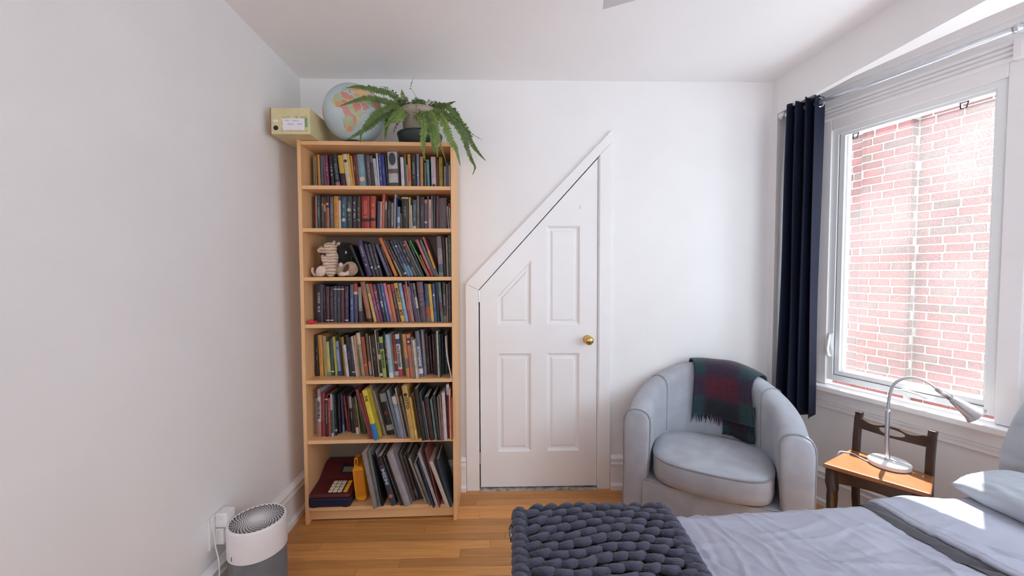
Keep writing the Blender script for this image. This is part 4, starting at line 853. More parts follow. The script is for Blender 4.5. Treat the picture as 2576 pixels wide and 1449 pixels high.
mb.ell((.012, 0, .055), (.042, .040, .052)).ell((.018, 0, .095), (.034, .034, .050), rot=RY(16)).ell((.010, -.004, .152), (.038, .036, .034)).ell((-.022, -.012, .146), (.022, .022, .020))
mb.ell((.024, -.026, .034), (.030, .022, .036)).ell((-.008, -.030, .088), (.014, .014, .034), rot=RY(-20)).ell((.048, .018, .180), (.011, .009, .013), rot=RY(30)).ell((.040, -.022, .182), (.010, .008, .014), rot=RY(30))
mb.ell((-.020, .02, .03), (.032, .02, .026))
o = mb.build('body', m_tig, ti); voxel(o, .0045, 5)
o = MB().ell((-.022, -.040, .030), (.026, .018, .030), rot=RY(25)).build('hind_paw', m_tigp, ti, smooth=True)
o = MB().ell((-.036, -.014, .141), (.014, .014, .012)).build('muzzle', m_tigp, ti, smooth=True)
MB().ell((-.012, -.033, .163), (.0035, .003, .0055)).build('eye', m_black, ti, smooth=True); MB().ell((-.049, -.014, .146), (.004, .005, .0035)).build('nose', m_brown, ti, smooth=True)
o = MB().tube([(.0, .02, .012), (-.04, -.004, .009), (-.068, -.012, .010), (-.078, -.014, .028), (-.076, -.014, .050)], [.008, .008, .008, .008, .007], 10).build('tail', m_tigp, ti, smooth=True)
dk = empty('plush_dog'); on_bc(dk, .163, .178, Z3+.001); tag(dk, 'black plush animal with one pale eye behind the striped tiger', 'plush toy')
mb = MB().ell((0, 0, .06), (.052, .05, .06)).ell((.004, -.012, .142), (.054, .05, .060)).ell((.032, -.02, .182), (.022, .016, .012), rot=RY(25)).ell((-.03, -.02, .05), (.02, .03, .04))
o = mb.build('body', m_pdark, dk); voxel(o, .006, 5)
MB().ell((.030, -.0585, .134), (.0045, .003, .0085)).build('eye', m_wplastic, dk, smooth=True)
dr = empty('plush_bear'); on_bc(dr, .068, .215, Z3+.001); tag(dr, 'dark red and black plush figure in the corner behind the tiger', 'plush toy')
o = MB().ell((0, 0, .055), (.045, .045, .055)).ell((.005, -.01, .125), (.036, .036, .042)).build('body', m_pdark, dr); voxel(o, .006, 4)
MB().ell((.030, -.048, .095), (.018, .012, .04), rot=RY(25)).build('scarf', m_dkred, dr, smooth=True)
tg = empty('plush_puppy'); on_bc(tg, .219, .066, Z3+.001); tag(tg, 'tan plush puppy lying down with a dark brown ear', 'plush toy')
mb = MB().ell((.012, 0, .040), (.044, .036, .038)).ell((-.030, .01, .030), (.036, .036, .030)).ell((.020, -.012, .052), (.036, .032, .030)).ell((-.022, -.034, .012), (.016, .018, .011))
o = mb.build('body', m_tan, tg); voxel(o, .005, 5)
MB().ell((.008, -.043, .042), (.013, .007, .029), rot=RY(28)).build('ear', m_brown, tg, smooth=True)
MB().ell((-.008, -.040, .016), (.022, .014, .012)).ell((.014, -.040, .020), (.010, .010, .013)).build('muzzle', m_tigp, tg, smooth=True)
MB().ell((-.026, -.016, .062), (.012, .012, .015), rot=RY(-30)).build('paw', m_tigp, tg, smooth=True)
# ---- red rubber toy
rt_ = empty('rubber_duck'); on_bc(rt_, .047, .016, SHZ[4]+.001); tag(rt_, 'small glossy red rubber toy at the edge of the fourth shelf', 'toy')
rt_.name = 'rubber_toy'
m_red = mat('red_rubber', (.62, .022, .045), .35, .08, 30)
MB().ell((0, 0, .0105), (.019, .013, .0105)).ell((-.002, 0, .016), (.013, .011, .0095)).build('body', m_red, rt_, smooth=True)
MB().tube([(.014, 0, .012), (.024, 0, .012), (.028, 0, .0125)], [.006, .004, .0045], 10).build('spout', m_red, rt_, smooth=True)

# ---- toy cash register on the bottom shelf
Z7 = SHZ[7]
cash = empty('toy_cash_register'); on_bc(cash, .019, -.002, Z7+.001); tag(cash, 'maroon and navy toy cash register with a keypad on the bottom shelf', 'toy')
m_mar = mat('maroon_plastic', (.085, .010, .014), .35, .1, 8); m_nvy = mat('navy_plastic', (.010, .012, .045), .4, .1, 8); m_key = mat('cream_keys', (.68, .60, .44), .5, .03, 30); m_keyy = mat('yellow_keys', (.75, .40, .03), .5, .03, 30); m_lcd = mat('lcd_screen', (.20, .17, .085), .3, .08, 30)
CW = .215
YZ = lambda a0, a1, prof: MB().prism(prof, a0, a1, lambda u, v, w_: (w_, u, v))
YZ(0, CW, [(0, .003), (.262, .003), (.262, .048), (0, .048)]).build('base', m_nvy, cash, bevel=.006, seg=3)
for fx in (.012, CW-.04): MB().box(fx, fx+.028, .004, .022, -.0005, .004).build('foot', m_nvy, cash)
YZ(.001, CW-.001, [(.001, .049), (.262, .049), (.262, .148), (.228, .147), (.200, .137), (.150, .105), (.125, .090), (.012, .070), (.001, .064)]).build('housing', m_mar, cash, bevel=.006, seg=3)
slope = lambda d: .0705+(d-.012)*(.020/.113)
sk = atan2(.020, .113)
for r in range(4):
    for c in range(4):
        x = .104+c*.0245+(.006 if c == 3 else 0); d = .030+r*.0225
        m_ = m_keyy if c == 3 else m_key
        ko = MB().box(-.0105, .0105, -.0095, .0095, -.004, .0045).build('key', m_, cash, bevel=.003, seg=2)
        ko.location = (x, d, slope(d)); ko.rotation_euler = (sk, 0, 0)
        ch = [['0', '.', '='], ['1', '2', '3'], ['4', '5', '6'], ['7', '8', '9']][r][c] if c < 3 else '+-x/'[r]
        text('key_mark', ch, .013, m_black, ko, .0002).location = (0, 0, .0048)
MB().box(.105, .212, .1385, .1995, -.002, .0).build('screen_bezel', m_nvy, cash).matrix_local = Matrix.Translation((0, .150, .1065)) @ Matrix.Rotation(atan2(.032, .05), 4, 'X') @ Matrix.Translation((0, -.1385, .0005))
MB().box(.118, .200, .148, .178, .0, .0015).build('screen', m_lcd, cash).matrix_local = Matrix.Translation((0, .150, .1065)) @ Matrix.Rotation(atan2(.032, .05), 4, 'X') @ Matrix.Translation((0, -.1385, .0005))
# ---- yellow case
yc = empty('yellow_case'); on_bc(yc, .243, .048, Z7+.001); tag(yc, 'bright orange-yellow plastic carry case beside the toy register', 'case')
m_yel = mat('yellow_plastic', (.80, .34, .012), .45, .05, 20); m_yel2 = mat('orange_panel', (.66, .22, .01), .5, .05, 20)
po = [(.0, .012), (.012, .0), (.058, .0), (.066, .012), (.060, .178), (.046, .190), (-.004, .186), (-.014, .172), (-.012, .15)]
lean_ = Matrix.Rotation(-.085, 4, 'Y')
yb_ = MB().prism([(.002, .014), (.016, .001), (.055, .001), (.063, .014), (.063, .176), (.050, .190), (.016, .190), (.002, .178)], 0, .165, XZ).build('shell', m_yel, yc, bevel=.007, seg=3); yb_.matrix_local = lean_
o = MB().prism([(.013, .026), (.060, .026), (.060, .170), (.013, .170)], -.0015, .004, XZ).build('front_panel', m_yel2, yc, bevel=.003); o.matrix_local = lean_
o = MB().prism([(.010, .186), (.030, .186), (.036, .232), (.016, .236)], .01, .06, XZ, holes=[[(.017, .194), (.026, .194), (.029, .226), (.020, .228)]]).build('handle', m_yel, yc, bevel=.002); o.matrix_local = lean_

# ------------------------------------------------------------ on top of the bookcase
ZT = 2.0175
box = empty('archive_box', (-1.05, 2.12, ZT+.003)); tag(box, 'pale yellow cardboard file box overhanging the bookcase top', 'box')
m_card = mat('yellow_card', (.66, .57, .33), .8, .05, 30, .05, 200); m_cbrown = mat('brown_card_edge', (.30, .12, .07), .8, .05, 30)
bx0, bx1, by0, by1, bz0, bz1 = -1.140, -.948, 1.948, 2.300, 2.0205, 2.148
# body: front right edge slants down towards the far end
part(MB().box(bx0, bx1, by0, by1, bz0, bz1), 'carton', box, m_card, bevel=.0015)
part(MB().box(bx0-.0015, bx0+.004, by0-.0012, by0+.01, bz0, bz1), 'spine_edge', box, m_cbrown)
lab = lambda x0, x1, z0, z1, m, nm, t=.0012: part(MB().box(bx0+x0, bx0+x1, by0-t, by0+.001, bz0+z0, bz0+z1), nm, box, m)
lab(.052, .182, .012, .088, mat('label_border', (.58, .56, .30), .7, .3, 60), 'label_frame', .0008)
lab(.060, .166, .020, .076, mat('label_paper', (.78, .74, .80), .8, .02, 30), 'paper_label', .0014)
lab(.168, .180, .034, .078, mat('label_green', (.17, .33, .15), .7, .05, 30), 'green_tab', .0014)
part(MB().prism([(bx0+.026+.0115*cos(2*pi*i/20), bz0+.030+.0115*sin(2*pi*i/20)) for i in range(20)], by0-.0012, by0+.001, XZ), 'finger_hole_shade', box, m_dark)  # flat dark disc; the shade inside the hole is its colour
part(MB().prism([(bx0+.026+.013*cos(2*pi*i/20), bz0+.064+.007*sin(2*pi*i/20)) for i in range(20)], by0-.0012, by0+.001, XZ), 'oval_sticker', box, mat('sticker_white', (.75, .72, .68), .7, .02, 30))
m_ink = mat('grey_ink', (.10, .09, .12), .8)
def hand(x0, z0, n, wd, h):
    pts = [(bx0+x0+wd*i/n+.001*sin(i*2.1), by0-.0017, bz0+z0+h*.5*(1+sin(i*1.9+sin(i)*1.3))) for i in range(n+1)]
    part(MB().tube(pts, .0005, 4), 'handwriting', box, m_ink)
hand(.108, .062, 16, .030, .006); hand(.082, .044, 18, .034, .008); hand(.130, .045, 16, .026, .008); hand(.070, .064, 12, .022, .005)

gb = empty('globe', (-.785, 2.09, ZT)); tag(gb, 'faded world globe with coloured countries on the bookcase top', 'globe')
m_sea = mat('globe_sea', (.50, .60, .62), .4, .12, 9, col2=(.40, .52, .56))
ml = bpy.data.materials.new('globe_land'); ml.use_nodes = True; nt = ml.node_tree; b = nt.nodes['Principled BSDF']; b.inputs['Roughness'].default_value = .45
tc = nt.nodes.new('ShaderNodeTexCoord'); vr = nt.nodes.new('ShaderNodeTexVoronoi'); vr.inputs['Scale'].default_value = 23; nt.links.new(tc.outputs['Object'], vr.inputs['Vector'])
sp = nt.nodes.new('ShaderNodeSeparateColor'); nt.links.new(vr.outputs['Color'], sp.inputs[0]); rp = nt.nodes.new('ShaderNodeValToRGB'); rp.color_ramp.interpolation = 'CONSTANT'
cs = [(.62, .33, .16), (.62, .52, .22), (.58, .27, .24), (.42, .48, .30), (.52, .36, .40), (.64, .44, .24), (.60, .24, .20)]
e = rp.color_ramp.elements; e[0].color = (*cs[0], 1); e[1].position = 1/7; e[1].color = (*cs[1], 1)
for i in range(2, 7): q = e.new(i/7); q.color = (*cs[i], 1)
nt.links.new(sp.outputs[0], rp.inputs[0]); nt.links.new(rp.outputs[0], b.inputs['Base Color'])
LAND = [[(-17, 15), (-16, 22), (-9, 31), (-5, 36), (10, 37), (20, 31), (32, 31), (36, 22), (43, 12), (51, 12), (44, 2), (40, -6), (40, -16), (33, -26), (27, -34), (18, -34), (12, -18), (13, -6), (9, 3), (-4, 5), (-12, 7)],
        [(44, -25), (50, -15), (49, -12), (45, -16)],
        [(-9, 37), (-9, 43), (-1, 44), (-4, 48), (4, 52), (9, 57), (6, 61), (15, 69), (28, 71), (42, 67), (60, 69), (75, 72), (100, 77), (120, 73), (140, 72), (165, 69), (178, 66), (160, 60), (142, 58), (135, 48), (122, 40), (121, 30), (110, 20), (106, 10), (100, 6), (98, 16), (91, 22), (80, 14), (77, 8), (72, 20), (66, 25), (57, 26), (50, 30), (56, 24), (58, 20), (52, 15), (44, 13), (40, 21), (35, 30), (36, 36), (27, 37), (23, 36), (19, 42), (13, 45), (17, 40), (15, 38), (8, 44), (3, 42), (-2, 37)],
        [(114, -22), (122, -17), (131, -12), (142, -11), (153, -27), (149, -38), (138, -34), (129, -32), (115, -34)],
        [(-80, 9), (-62, 10), (-50, 0), (-35, -6), (-40, -20), (-58, -36), (-66, -52), (-73, -45), (-70, -18), (-81, -5)],
        [(-168, 65), (-140, 70), (-100, 72), (-80, 68), (-60, 54), (-70, 44), (-81, 30), (-97, 27), (-95, 17), (-83, 9), (-105, 20), (-118, 33), (-124, 46), (-140, 59)],
        [(-180, -90), (180, -90), (180, -70), (-180, -68)]]
def inpoly(x, y_, P):
    c = False; j = len(P)-1
    for i in range(len(P)):
        if (P[i][1] > y_) != (P[j][1] > y_) and x < (P[j][0]-P[i][0])*(y_-P[i][1])/(P[j][1]-P[i][1])+P[i][0]: c = not c
        j = i
    return c
GR = .1515; mb = MB(); NU, NV = 150, 90
for j in range(NV+1):
    la = -pi/2+pi*j/NV
    for i in range(NU): lo = 2*pi*i/NU-pi; mb.v.append((GR*cos(la)*cos(lo), GR*cos(la)*sin(lo), GR*sin(la)))
for j in range(NV):
    for i in range(NU):
        lo = 360*(i+.5)/NU-180; la = -90+180*(j+.5)/NV
        wx = lo+4*noise.noise((lo*.12, la*.12, 1)); wy = la+3*noise.noise((lo*.12, la*.12, 7))
        mb.f.append((j*NU+i, j*NU+(i+1) % NU, (j+1)*NU+(i+1) % NU, (j+1)*NU+i)); mb.mi.append(1 if any(inpoly(wx, wy, P) for P in LAND) else 0)
sph = mb.build('ball', [m_sea, ml], gb, smooth=True)
# Africa turned to the room, axis leaning to the wall side
v = Vector((.33, -.86, .0)).normalized()
sph.rotation_euler = (Matrix.Rotation(radians(16), 4, 'X') @ Matrix.Rotation(radians(16), 4, 'Y') @ Matrix.Rotation(radians(-100), 4, 'Z')).to_euler()
sph.location = (0, 0, GR+.004)
MB().lathe([(.05, 0), (.055, 0), (.055, .006), (.047, .012), (.042, .012)], 32).build('stand_ring', m_black, gb, smooth=True)
MB().tube([(GR*1.0*cos(a)*.2, -GR*1.004*abs(cos(a))*.0+0, GR+GR*1.01*sin(a)) for a in []] or [(-.0, .0, .0), (0, .0, .004)], .01, 6).build('stand_peg', m_black, gb)

# potted fern
fp = empty('potted_fern', (-.452, 2.15, ZT)); tag(fp, 'boston fern in a ribbed beige pot trailing over the bookcase', 'plant')
m_pot = mat('beige_pot', (.36, .31, .245), .7, .08, 12, .1, 80); m_sauc = mat('dark_green_saucer', (.018, .035, .030), .45, .1, 10); m_soil = mat('potting_soil', (.04, .028, .02), 1, .5, 60, .6, 90)
fp_ = lambda mb, nm, m, **k: mb.build(nm, m, fp, **k)
fp_(MB().lathe([(.085, .001), (.105, .004), (.118, .055), (.122, .068), (.118, .068), (.110, .052), (.098, .012), (.0, .010)], 40), 'saucer', m_sauc, smooth=True)
prof = [(.0, .013), (.078, .013), (.082, .03), (.095, .165), (.104, .166), (.107, .196), (.101, .196), (.098, .176), (.0, .172)]
def rib(x, y_, z):
    a = atan2(y_, x); r = hypot(x, y_); k = 1+.012*cos(28*a)*(1 if .03 < z < .16 else 0); return (x*k, y_*k, z)
fp_(MB().lathe(prof, 112, fn=rib), 'pot', m_pot, smooth=True)
fp_(MB().lathe([(.097, .170), (.0, .180)], 24), 'soil', m_soil, smooth=True)
m_fg = mat('fern_green', (.095, .165, .035), .6, .25, 30); m_fl = mat('fern_light_green', (.16, .25, .055), .6, .2, 30); m_fd = mat('fern_dry', (.075, .05, .025), .8, .3, 30); m_stem = mat('fern_stem', (.12, .10, .035), .7, .2, 30)
def catmull(P, n):
    P = [Vector(p) for p in P]; out = []
    Q = [P[0]*2-P[1]]+P+[P[-1]*2-P[-2]]
    for i in range(1, len(Q)-2):
        for k in range(n):
            t = k/n; a, b, c, d = Q[i-1], Q[i], Q[i+1], Q[i+2]
            out.append(.5*((2*b)+(c-a)*t+(2*a-5*b+4*c-d)*t*t+(3*b-a-3*c+d)*t**3))
    out.append(P[-1]); return out
FERN = [('g',0.022,[(-0.529,2.15,2.237),(-0.592,2.12,2.295),(-0.668,2.06,2.292),(-0.713,1.98,2.269),(-0.759,1.93,2.239)]),('g',0.024,[(-0.524,2.13,2.226),(-0.596,2.05,2.228),(-0.648,1.93,2.192),(-0.715,1.89,2.155),(-0.775,1.89,2.134)]),('g',0.026,[(-0.522,2.12,2.217),(-0.565,2.02,2.188),(-0.594,1.92,2.124),(-0.629,1.87,2.061),(-0.668,1.87,2.003),(-0.679,1.88,1.96)]),('g',0.024,[(-0.534,2.13,2.219),(-0.586,2.08,2.223),(-0.62,1.98,2.197),(-0.658,1.92,2.179)]),('g',0.022,[(-0.545,2.1,2.204),(-0.585,2.04,2.16),(-0.588,2.0,2.086),(-0.592,1.98,2.007)]),('g',0.026,[(-0.536,2.1,2.204),(-0.599,1.98,2.127),(-0.645,1.89,2.035),(-0.706,1.87,1.986),(-0.749,1.88,1.97)]),('d',0.012,[(-0.529,2.15,2.239),(-0.576,2.15,2.306),(-0.611,2.12,2.325),(-0.652,2.1,2.329)]),('l',0.03,[(-0.502,2.12,2.222),(-0.532,2.05,2.179),(-0.565,2.0,2.113),(-0.6,1.98,2.06)]),('l',0.026,[(-0.502,2.12,2.213),(-0.511,2.04,2.156),(-0.538,2.0,2.113),(-0.578,1.98,2.083)]),('l',0.028,[(-0.517,2.14,2.235),(-0.533,2.13,2.274),(-0.542,2.12,2.321)]),('d',0.01,[(-0.461,2.15,2.242),(-0.479,2.16,2.311),(-0.505,2.17,2.357),(-0.49,2.18,2.418)]),('g',0.02,[(-0.444,2.14,2.227),(-0.424,2.12,2.237),(-0.413,2.1,2.253)]),('g',0.018,[(-0.417,2.14,2.225),(-0.346,2.13,2.236),(-0.306,2.12,2.242),(-0.249,2.1,2.252)]),('g',0.024,[(-0.409,2.14,2.227),(-0.325,2.12,2.236),(-0.273,2.1,2.209),(-0.228,2.07,2.15),(-0.201,2.06,2.099)]),('d',0.01,[(-0.305,2.11,2.181),(-0.203,2.08,2.102),(-0.15,2.07,2.062),(-0.106,2.06,2.034)]),('g',0.022,[(-0.403,2.13,2.219),(-0.322,2.1,2.196),(-0.242,2.06,2.113),(-0.204,2.05,2.051),(-0.182,2.05,1.977),(-0.164,2.05,1.929),(-0.146,2.05,1.892),(-0.158,2.05,1.851)]),('g',0.026,[(-0.4,2.13,2.219),(-0.303,2.1,2.177),(-0.214,2.08,2.117),(-0.169,2.08,2.032),(-0.132,2.08,1.979),(-0.092,2.08,1.934)]),('l',0.026,[(-0.413,2.12,2.215),(-0.333,2.05,2.16),(-0.288,1.99,2.076),(-0.264,1.97,2.005),(-0.236,1.97,1.962),(-0.215,1.97,1.879)]),('l',0.027,[(-0.419,2.11,2.21),(-0.366,2.03,2.148),(-0.338,1.98,2.072),(-0.334,1.96,2.001),(-0.326,1.96,1.913)]),('l',0.024,[(-0.432,2.1,2.202),(-0.41,2.02,2.129),(-0.394,1.97,2.053),(-0.398,1.96,1.993),(-0.392,1.96,1.913),(-0.383,1.96,1.897)]),('g',0.026,[(-0.439,2.1,2.206),(-0.387,2.02,2.13),(-0.356,1.97,2.054),(-0.35,1.96,2.001),(-0.34,1.95,1.927)]),('l',0.01,[(-0.417,2.1,2.199),(-0.333,1.98,2.05),(-0.311,1.95,1.98),(-0.294,1.95,1.927),(-0.282,1.95,1.884)]),('g',0.022,[(-0.455,2.1,2.202),(-0.432,2.03,2.148),(-0.418,2.0,2.089)]),('g',0.024,[(-0.421,2.12,2.218),(-0.342,2.06,2.175),(-0.299,2.02,2.116),(-0.279,2.0,2.065)]),('g',0.022,[(-0.444,2.16,2.235),(-0.389,2.2,2.264),(-0.346,2.23,2.261),(-0.315,2.24,2.217)])]
rng = random.Random(5)
for kd, wd, pts in FERN:
    base = Vector((-.452+max(-.05, min(.05, (pts[0][0]+.452)*.5)), 2.15, ZT+.178))
    P = catmull([base]+pts, 10); mb = MB()
    N = len(P); tot = sum((P[i+1]-P[i]).length for i in range(N-1)); acc = 0; nxt = tot*.16; step = .0078 if kd != 'd' else .016
    mb.tube(P[::2], [.0014*(1-.7*i/len(P[::2])) for i in range(len(P[::2]))], 4, mi=1)
    ax_ref = Vector((0, -1, 0))
    for i in range(N-1):
        sgl = (P[i+1]-P[i]).length
        while nxt < acc+sgl:
            f = (nxt-acc)/sgl; p = P[i].lerp(P[i+1], f); t = (P[i+1]-P[i]).normalized(); q = nxt/tot
            wl = wd*(min(1, q*4.5)*min(1, (1.03-q)*2.6))*rng.uniform(.8, 1.15)
            view = Vector((-p.x, -p.y, 1.33-p.z)).normalized(); side = t.cross(ax_ref)
            if side.length < .3: side = t.cross(Vector((0, 0, 1)))
            side.normalize(); nrm = side.cross(t)
            for sg in (-1, 1):
                if kd == 'd' and rng.random() < .35: continue
                dirv = (side*sg+t*.14+nrm*rng.uniform(-.3, .25)+Vector((0, 0, -.08))).normalized(); hw = t*(.0042 if kd != 'd' else .003)*rng.uniform(.8, 1.1)
                a = p; wl2 = wl*rng.uniform(.82, 1.0); m_ = p+dirv*wl2*.30; m3 = p+dirv*wl2*.72; e_ = p+dirv*wl2-Vector((0, 0, wl2*.10)); up_ = nrm*wl2*.07
                mb.add([a-hw*.75, m_-hw+up_, m3-hw*.8+up_*.6, e_, m3+hw*.8-up_*.6, m_+hw-up_, a+hw*.75], [(0, 1, 5, 6), (1, 2, 4, 5), (2, 3, 4)], 0)
            nxt += step*(1.0 if q < .8 else .75)
        acc += sgl
    o = part(mb, 'frond', fp, [{'g': m_fg, 'l': m_fl, 'd': m_fd}[kd], m_stem], fix=False)
# extra short fronds filling the crown
for k in range(26):
    a = rng.uniform(0, 2*pi) if k < 12 else rng.uniform(-2.9, -.25); L = rng.uniform(.11, .19)
    pts = [(-.452+.03*cos(a), 2.15+.03*sin(a)*.8, ZT+.185), (-.452+(.04+L*.5)*cos(a), 2.15+(.04+L*.5)*sin(a)*.6, ZT+.215+rng.uniform(0, .03)), (-.452+(.04+L)*cos(a), 2.15+(.04+L)*sin(a)*.6, ZT+rng.uniform(.10, .19))]
    P = catmull(pts, 8); mb = MB().tube(P, .001, 4, mi=1); N = len(P)
    for i in range(2, N-1):
        t = (P[i+1]-P[i]).normalized(); side = t.cross(Vector((0, 0, 1))).normalized(); nrm = side.cross(t); q = i/N; wl = .022*min(1, (1.05-q)*2.2)
        for sg in (-1, 1):
            dirv = (side*sg+t*.35+nrm*rng.uniform(-.4, .3)).normalized(); hw = t*wl*.18; m_ = P[i]+dirv*wl*.55
            mb.add([P[i], m_-hw, P[i]+dirv*wl, m_+hw], [(0, 1, 2), (0, 2, 3)], 0)
    part(mb, 'frond', fp, [m_fg if k % 3 else m_fl, m_stem], fix=False)
# ------------------------------------------------------------ armchair
def smooth(a, b_, x): t = max(0, min(1, (x-a)/(b_-a))); return t*t*(3-2*t)
def fabric(name, c, bump=.25, scale=900, var=.08, rough=.9, sheen=.15, stretch=None):
    return mat(name, c, rough, var, 14, bump, scale, sheen=sheen, spec=.2, stretch=stretch)
m_arm = fabric('grey_cotton_cover', (.405, .425, .475)); crumple(m_arm, 4, .008, .16, (1, 1, 1.8)); m_pipe = fabric('grey_piping', (.27, .275, .30))
AM = Vector((.992, 1.805, 0)); AU = Vector((.869, -.496, 0)).normalized(); AV = Vector((.496, .869, 0)).normalized()
AW = lambda u, v, z: tuple(AM+AU*u+AV*v+Vector((0, 0, z)))
HW, VB = .338, .475
def upath(t):
    """centre line of the tub: left arm front -> back -> right arm front, t in 0..1; returns (u, v), inward normal"""
    Ls = .17; a, b_ = HW, VB-Ls
    Le = pi*(3*(a+b_)-sqrt((3*a+b_)*(a+3*b_)))/2; T = 2*Ls+Le; q = t*T
    if q < Ls: return Vector((-HW, q)), Vector((1, 0))
    if q > T-Ls: return Vector((HW, T-q)), Vector((-1, 0))
    an = pi-(q-Ls)/Le*pi
    p = Vector((a*cos(an), Ls+b_*sin(an))); n = -Vector((cos(an)/a, sin(an)/b_)).normalized(); return p, n
def tubH(t): return .618+.185*smooth(.04, .46, t)*smooth(.04, .46, 1-t)
def tprof(H):
    return [(-.078, .012), (-.072, .10), (-.068, .30), (-.069, H-.085), (-.064, H-.042), (-.050, H-.014), (-.026, H-.001), (.0, H+.003), (.026, H-.001), (.048, H-.014), (.061, H-.042), (.063, H-.085), (.060, .42), (.052, .30), (.045, .10)]
def tub(t, k):
    p, n = upath(t); H = tubH(t); o_, z = tprof(H)[k]
    wr = .0025*noise.noise((t*16, z*5, 3))*(1 if o_ > -.06 else .7)
    if z > H-.06: wr += .0022*sin(t*170+4*noise.noise((t*9, 0, 2)))*smooth(.12, .30, t)*smooth(.10, .2, 1-t)*(0.5+.5*noise.noise((t*12, 1, 5)))
    q = p+n*(o_+wr); return AW(q.x, q.y, z+wr)
ac = empty('armchair', (AM.x, AM.y, 0)); tag(ac, 'grey slipcovered tub armchair in the corner under the window curtain', 'armchair')
NT, NK = 90, 15
mb = MB(); mb.v = [tub(i/(NT-1), k) for i in range(NT) for k in range(NK)]
mb.f = [(i*NK+k, i*NK+k+1, (i+1)*NK+k+1, (i+1)*NK+k) for i in range(NT-1) for k in range(NK-1)]
part(mb, 'tub_back', ac, m_arm, smooth=True, sub=1)
for t, sg in ((0, -1), (1, -1)):     # padded arm fronts
    pr = [tub(t, k) for k in range(NK)]; c = Vector((sum(p[0] for p in pr)/NK, sum(p[1] for p in pr)/NK, sum(p[2] for p in pr)/NK))
    mb = MB(); rings = []
    for q, dv in ((1, 0), (.93, -.010), (.75, -.014), (.4, -.016)):
        rings.append([tuple(Vector((c.x+(Vector(p).x-c.x)*q, c.y+(Vector(p).y-c.y)*q, (p[2]-c.z)*(1-(1-q)*.35)+c.z))+AV*dv) for p in pr])
    vs_ = [p for r in rings for p in r]
    mb.add(vs_, [(i*NK+a, i*NK+(a+1) % NK, (i+1)*NK+(a+1) % NK, (i+1)*NK+a) for i in range(3) for a in range(NK)]+[tuple(range(3*NK, 4*NK))])
    part(mb, 'arm_front', ac, m_arm, smooth=True)
    part(MB().tube([Vector(p)-AV*.001 for p in catmull([Vector(p) for p in pr], 3)], .0048, 6), 'piping', ac, m_pipe, smooth=True)
def seat_outline(n=56, ins=0.):
    out = []
    W_ = HW-.064-ins
    for i in range(n):
        a = 2*pi*i/n
        c_, s_ = cos(a), sin(a); e_ = .45
        u = W_*abs(c_)**e_*(1 if c_ > 0 else -1); v = abs(s_)**(.55 if s_ > 0 else .5)
        v = .19+(VB-.066-.19-ins)*v if s_ > 0 else .19-(.235-ins)*v
        if s_ < 0: v -= .030*(1-(u/W_)**2)
        out.append((u, v))
    return out
SO = seat_outline(); n_ = len(SO)
mb = MB(); cz = []
for ins, z in ((.02, .272), (.004, .282), (.0, .31), (.0, .375), (.004, .392), (.016, .404), (.05, .412), (.11, .418), (.18, .421)):
    o2 = seat_outline(56, ins)
    for u, v in o2: cz.append(AW(u, v, z+(.004*noise.noise((u*9, v*9, 1)) if z > .38 else 0)))
L_ = 9
mb.add(cz, [(i*n_+a, i*n_+(a+1) % n_, (i+1)*n_+(a+1) % n_, (i+1)*n_+a) for i in range(L_-1) for a in range(n_)]+[tuple(range((L_-1)*n_, L_*n_)), tuple(range(n_-1, -1, -1))])
part(mb, 'seat_cushion', ac, m_arm, smooth=True)
o2 = seat_outline(56, .003)
part(MB().tube([AW(u, v, .392) for u, v in o2], .0046, 6, closed=True), 'piping', ac, m_pipe, smooth=True)
# skirt of the slipcover under the cushion
mb = MB()
def skirt(a, b_):
    u = (-1+2*a)*(HW-.03); v = -.012-.030*(1-(u/HW)**2)-.012*(1-b_)+.003*sin(a*30)*(1-b_); return AW(u, v, .012+.255*b_)
mb.grid(40, 8, skirt); mb.grid(40, 3, lambda a, b_: AW((-1+2*a)*(HW-.03), -.042+.03*(2*a-1)**2+b_*.3, .267))
part(mb, 'skirt', ac, m_arm, smooth=True)
for t in (.27, .73):
    part(MB().tube([Vector(tub(t, k))+Vector((0, 0, .0015)) for k in range(3, 13)], .0022, 5), 'seam', ac, m_pipe)

# plaid throw over the chair back
def onchair(t, s, off):
    """s: arc position over the back (0 = bottom inside, 1 = top ridge, >1 outside)"""
    H = tubH(t); P = [(.062, .425)]+[(q[0], q[1]) for q in tprof(H)[12:3:-1]]
    P = [(.060, .42), (.063, H-.085), (.061, H-.042), (.048, H-.014), (.026, H-.001), (0, H+.003), (-.026, H-.001), (-.050, H-.014), (-.064, H-.042), (-.069, H-.085), (-.068, .40)]
    ds = [0]
    for a, b_ in zip(P, P[1:]): ds.append(ds[-1]+hypot(b_[0]-a[0], b_[1]-a[1]))
    s = max(0, min(ds[-1]-1e-4, s))
    for i in range(len(P)-1):
        if ds[i+1] >= s: break
    f = (s-ds[i])/(ds[i+1]-ds[i]); q = Vector(P[i]).lerp(Vector(P[i+1]), f); tn = (Vector(P[i+1])-Vector(P[i])).normalized(); nr = Vector((tn.y, -tn.x))
    if nr.x < 0 and q.x > .03: nr = -nr
    nr = Vector((q.x*1.2, q.y-(H-.07))) if q.y > H-.07 else Vector((1 if q.x > 0 else -1, 0)); nr.normalize()
    q = q+nr*off
    p, n = upath(t); r = p+n*q.x; return Vector(AW(r.x, r.y, q.y)), Vector((AU*n.x+AV*n.y))*1.0
th = empty('plaid_throw', (1.3, 2.15, .6)); tag(th, 'fringed dark green and burgundy plaid wool throw over the armchair back', 'throw blanket')
mp_ = bpy.data.materials.new('plaid_wool'); mp_.use_nodes = True; nt = mp_.node_tree; b = nt.nodes['Principled BSDF']; b.inputs['Roughness'].default_value = .95; b.inputs['Sheen Weight'].default_value = .25
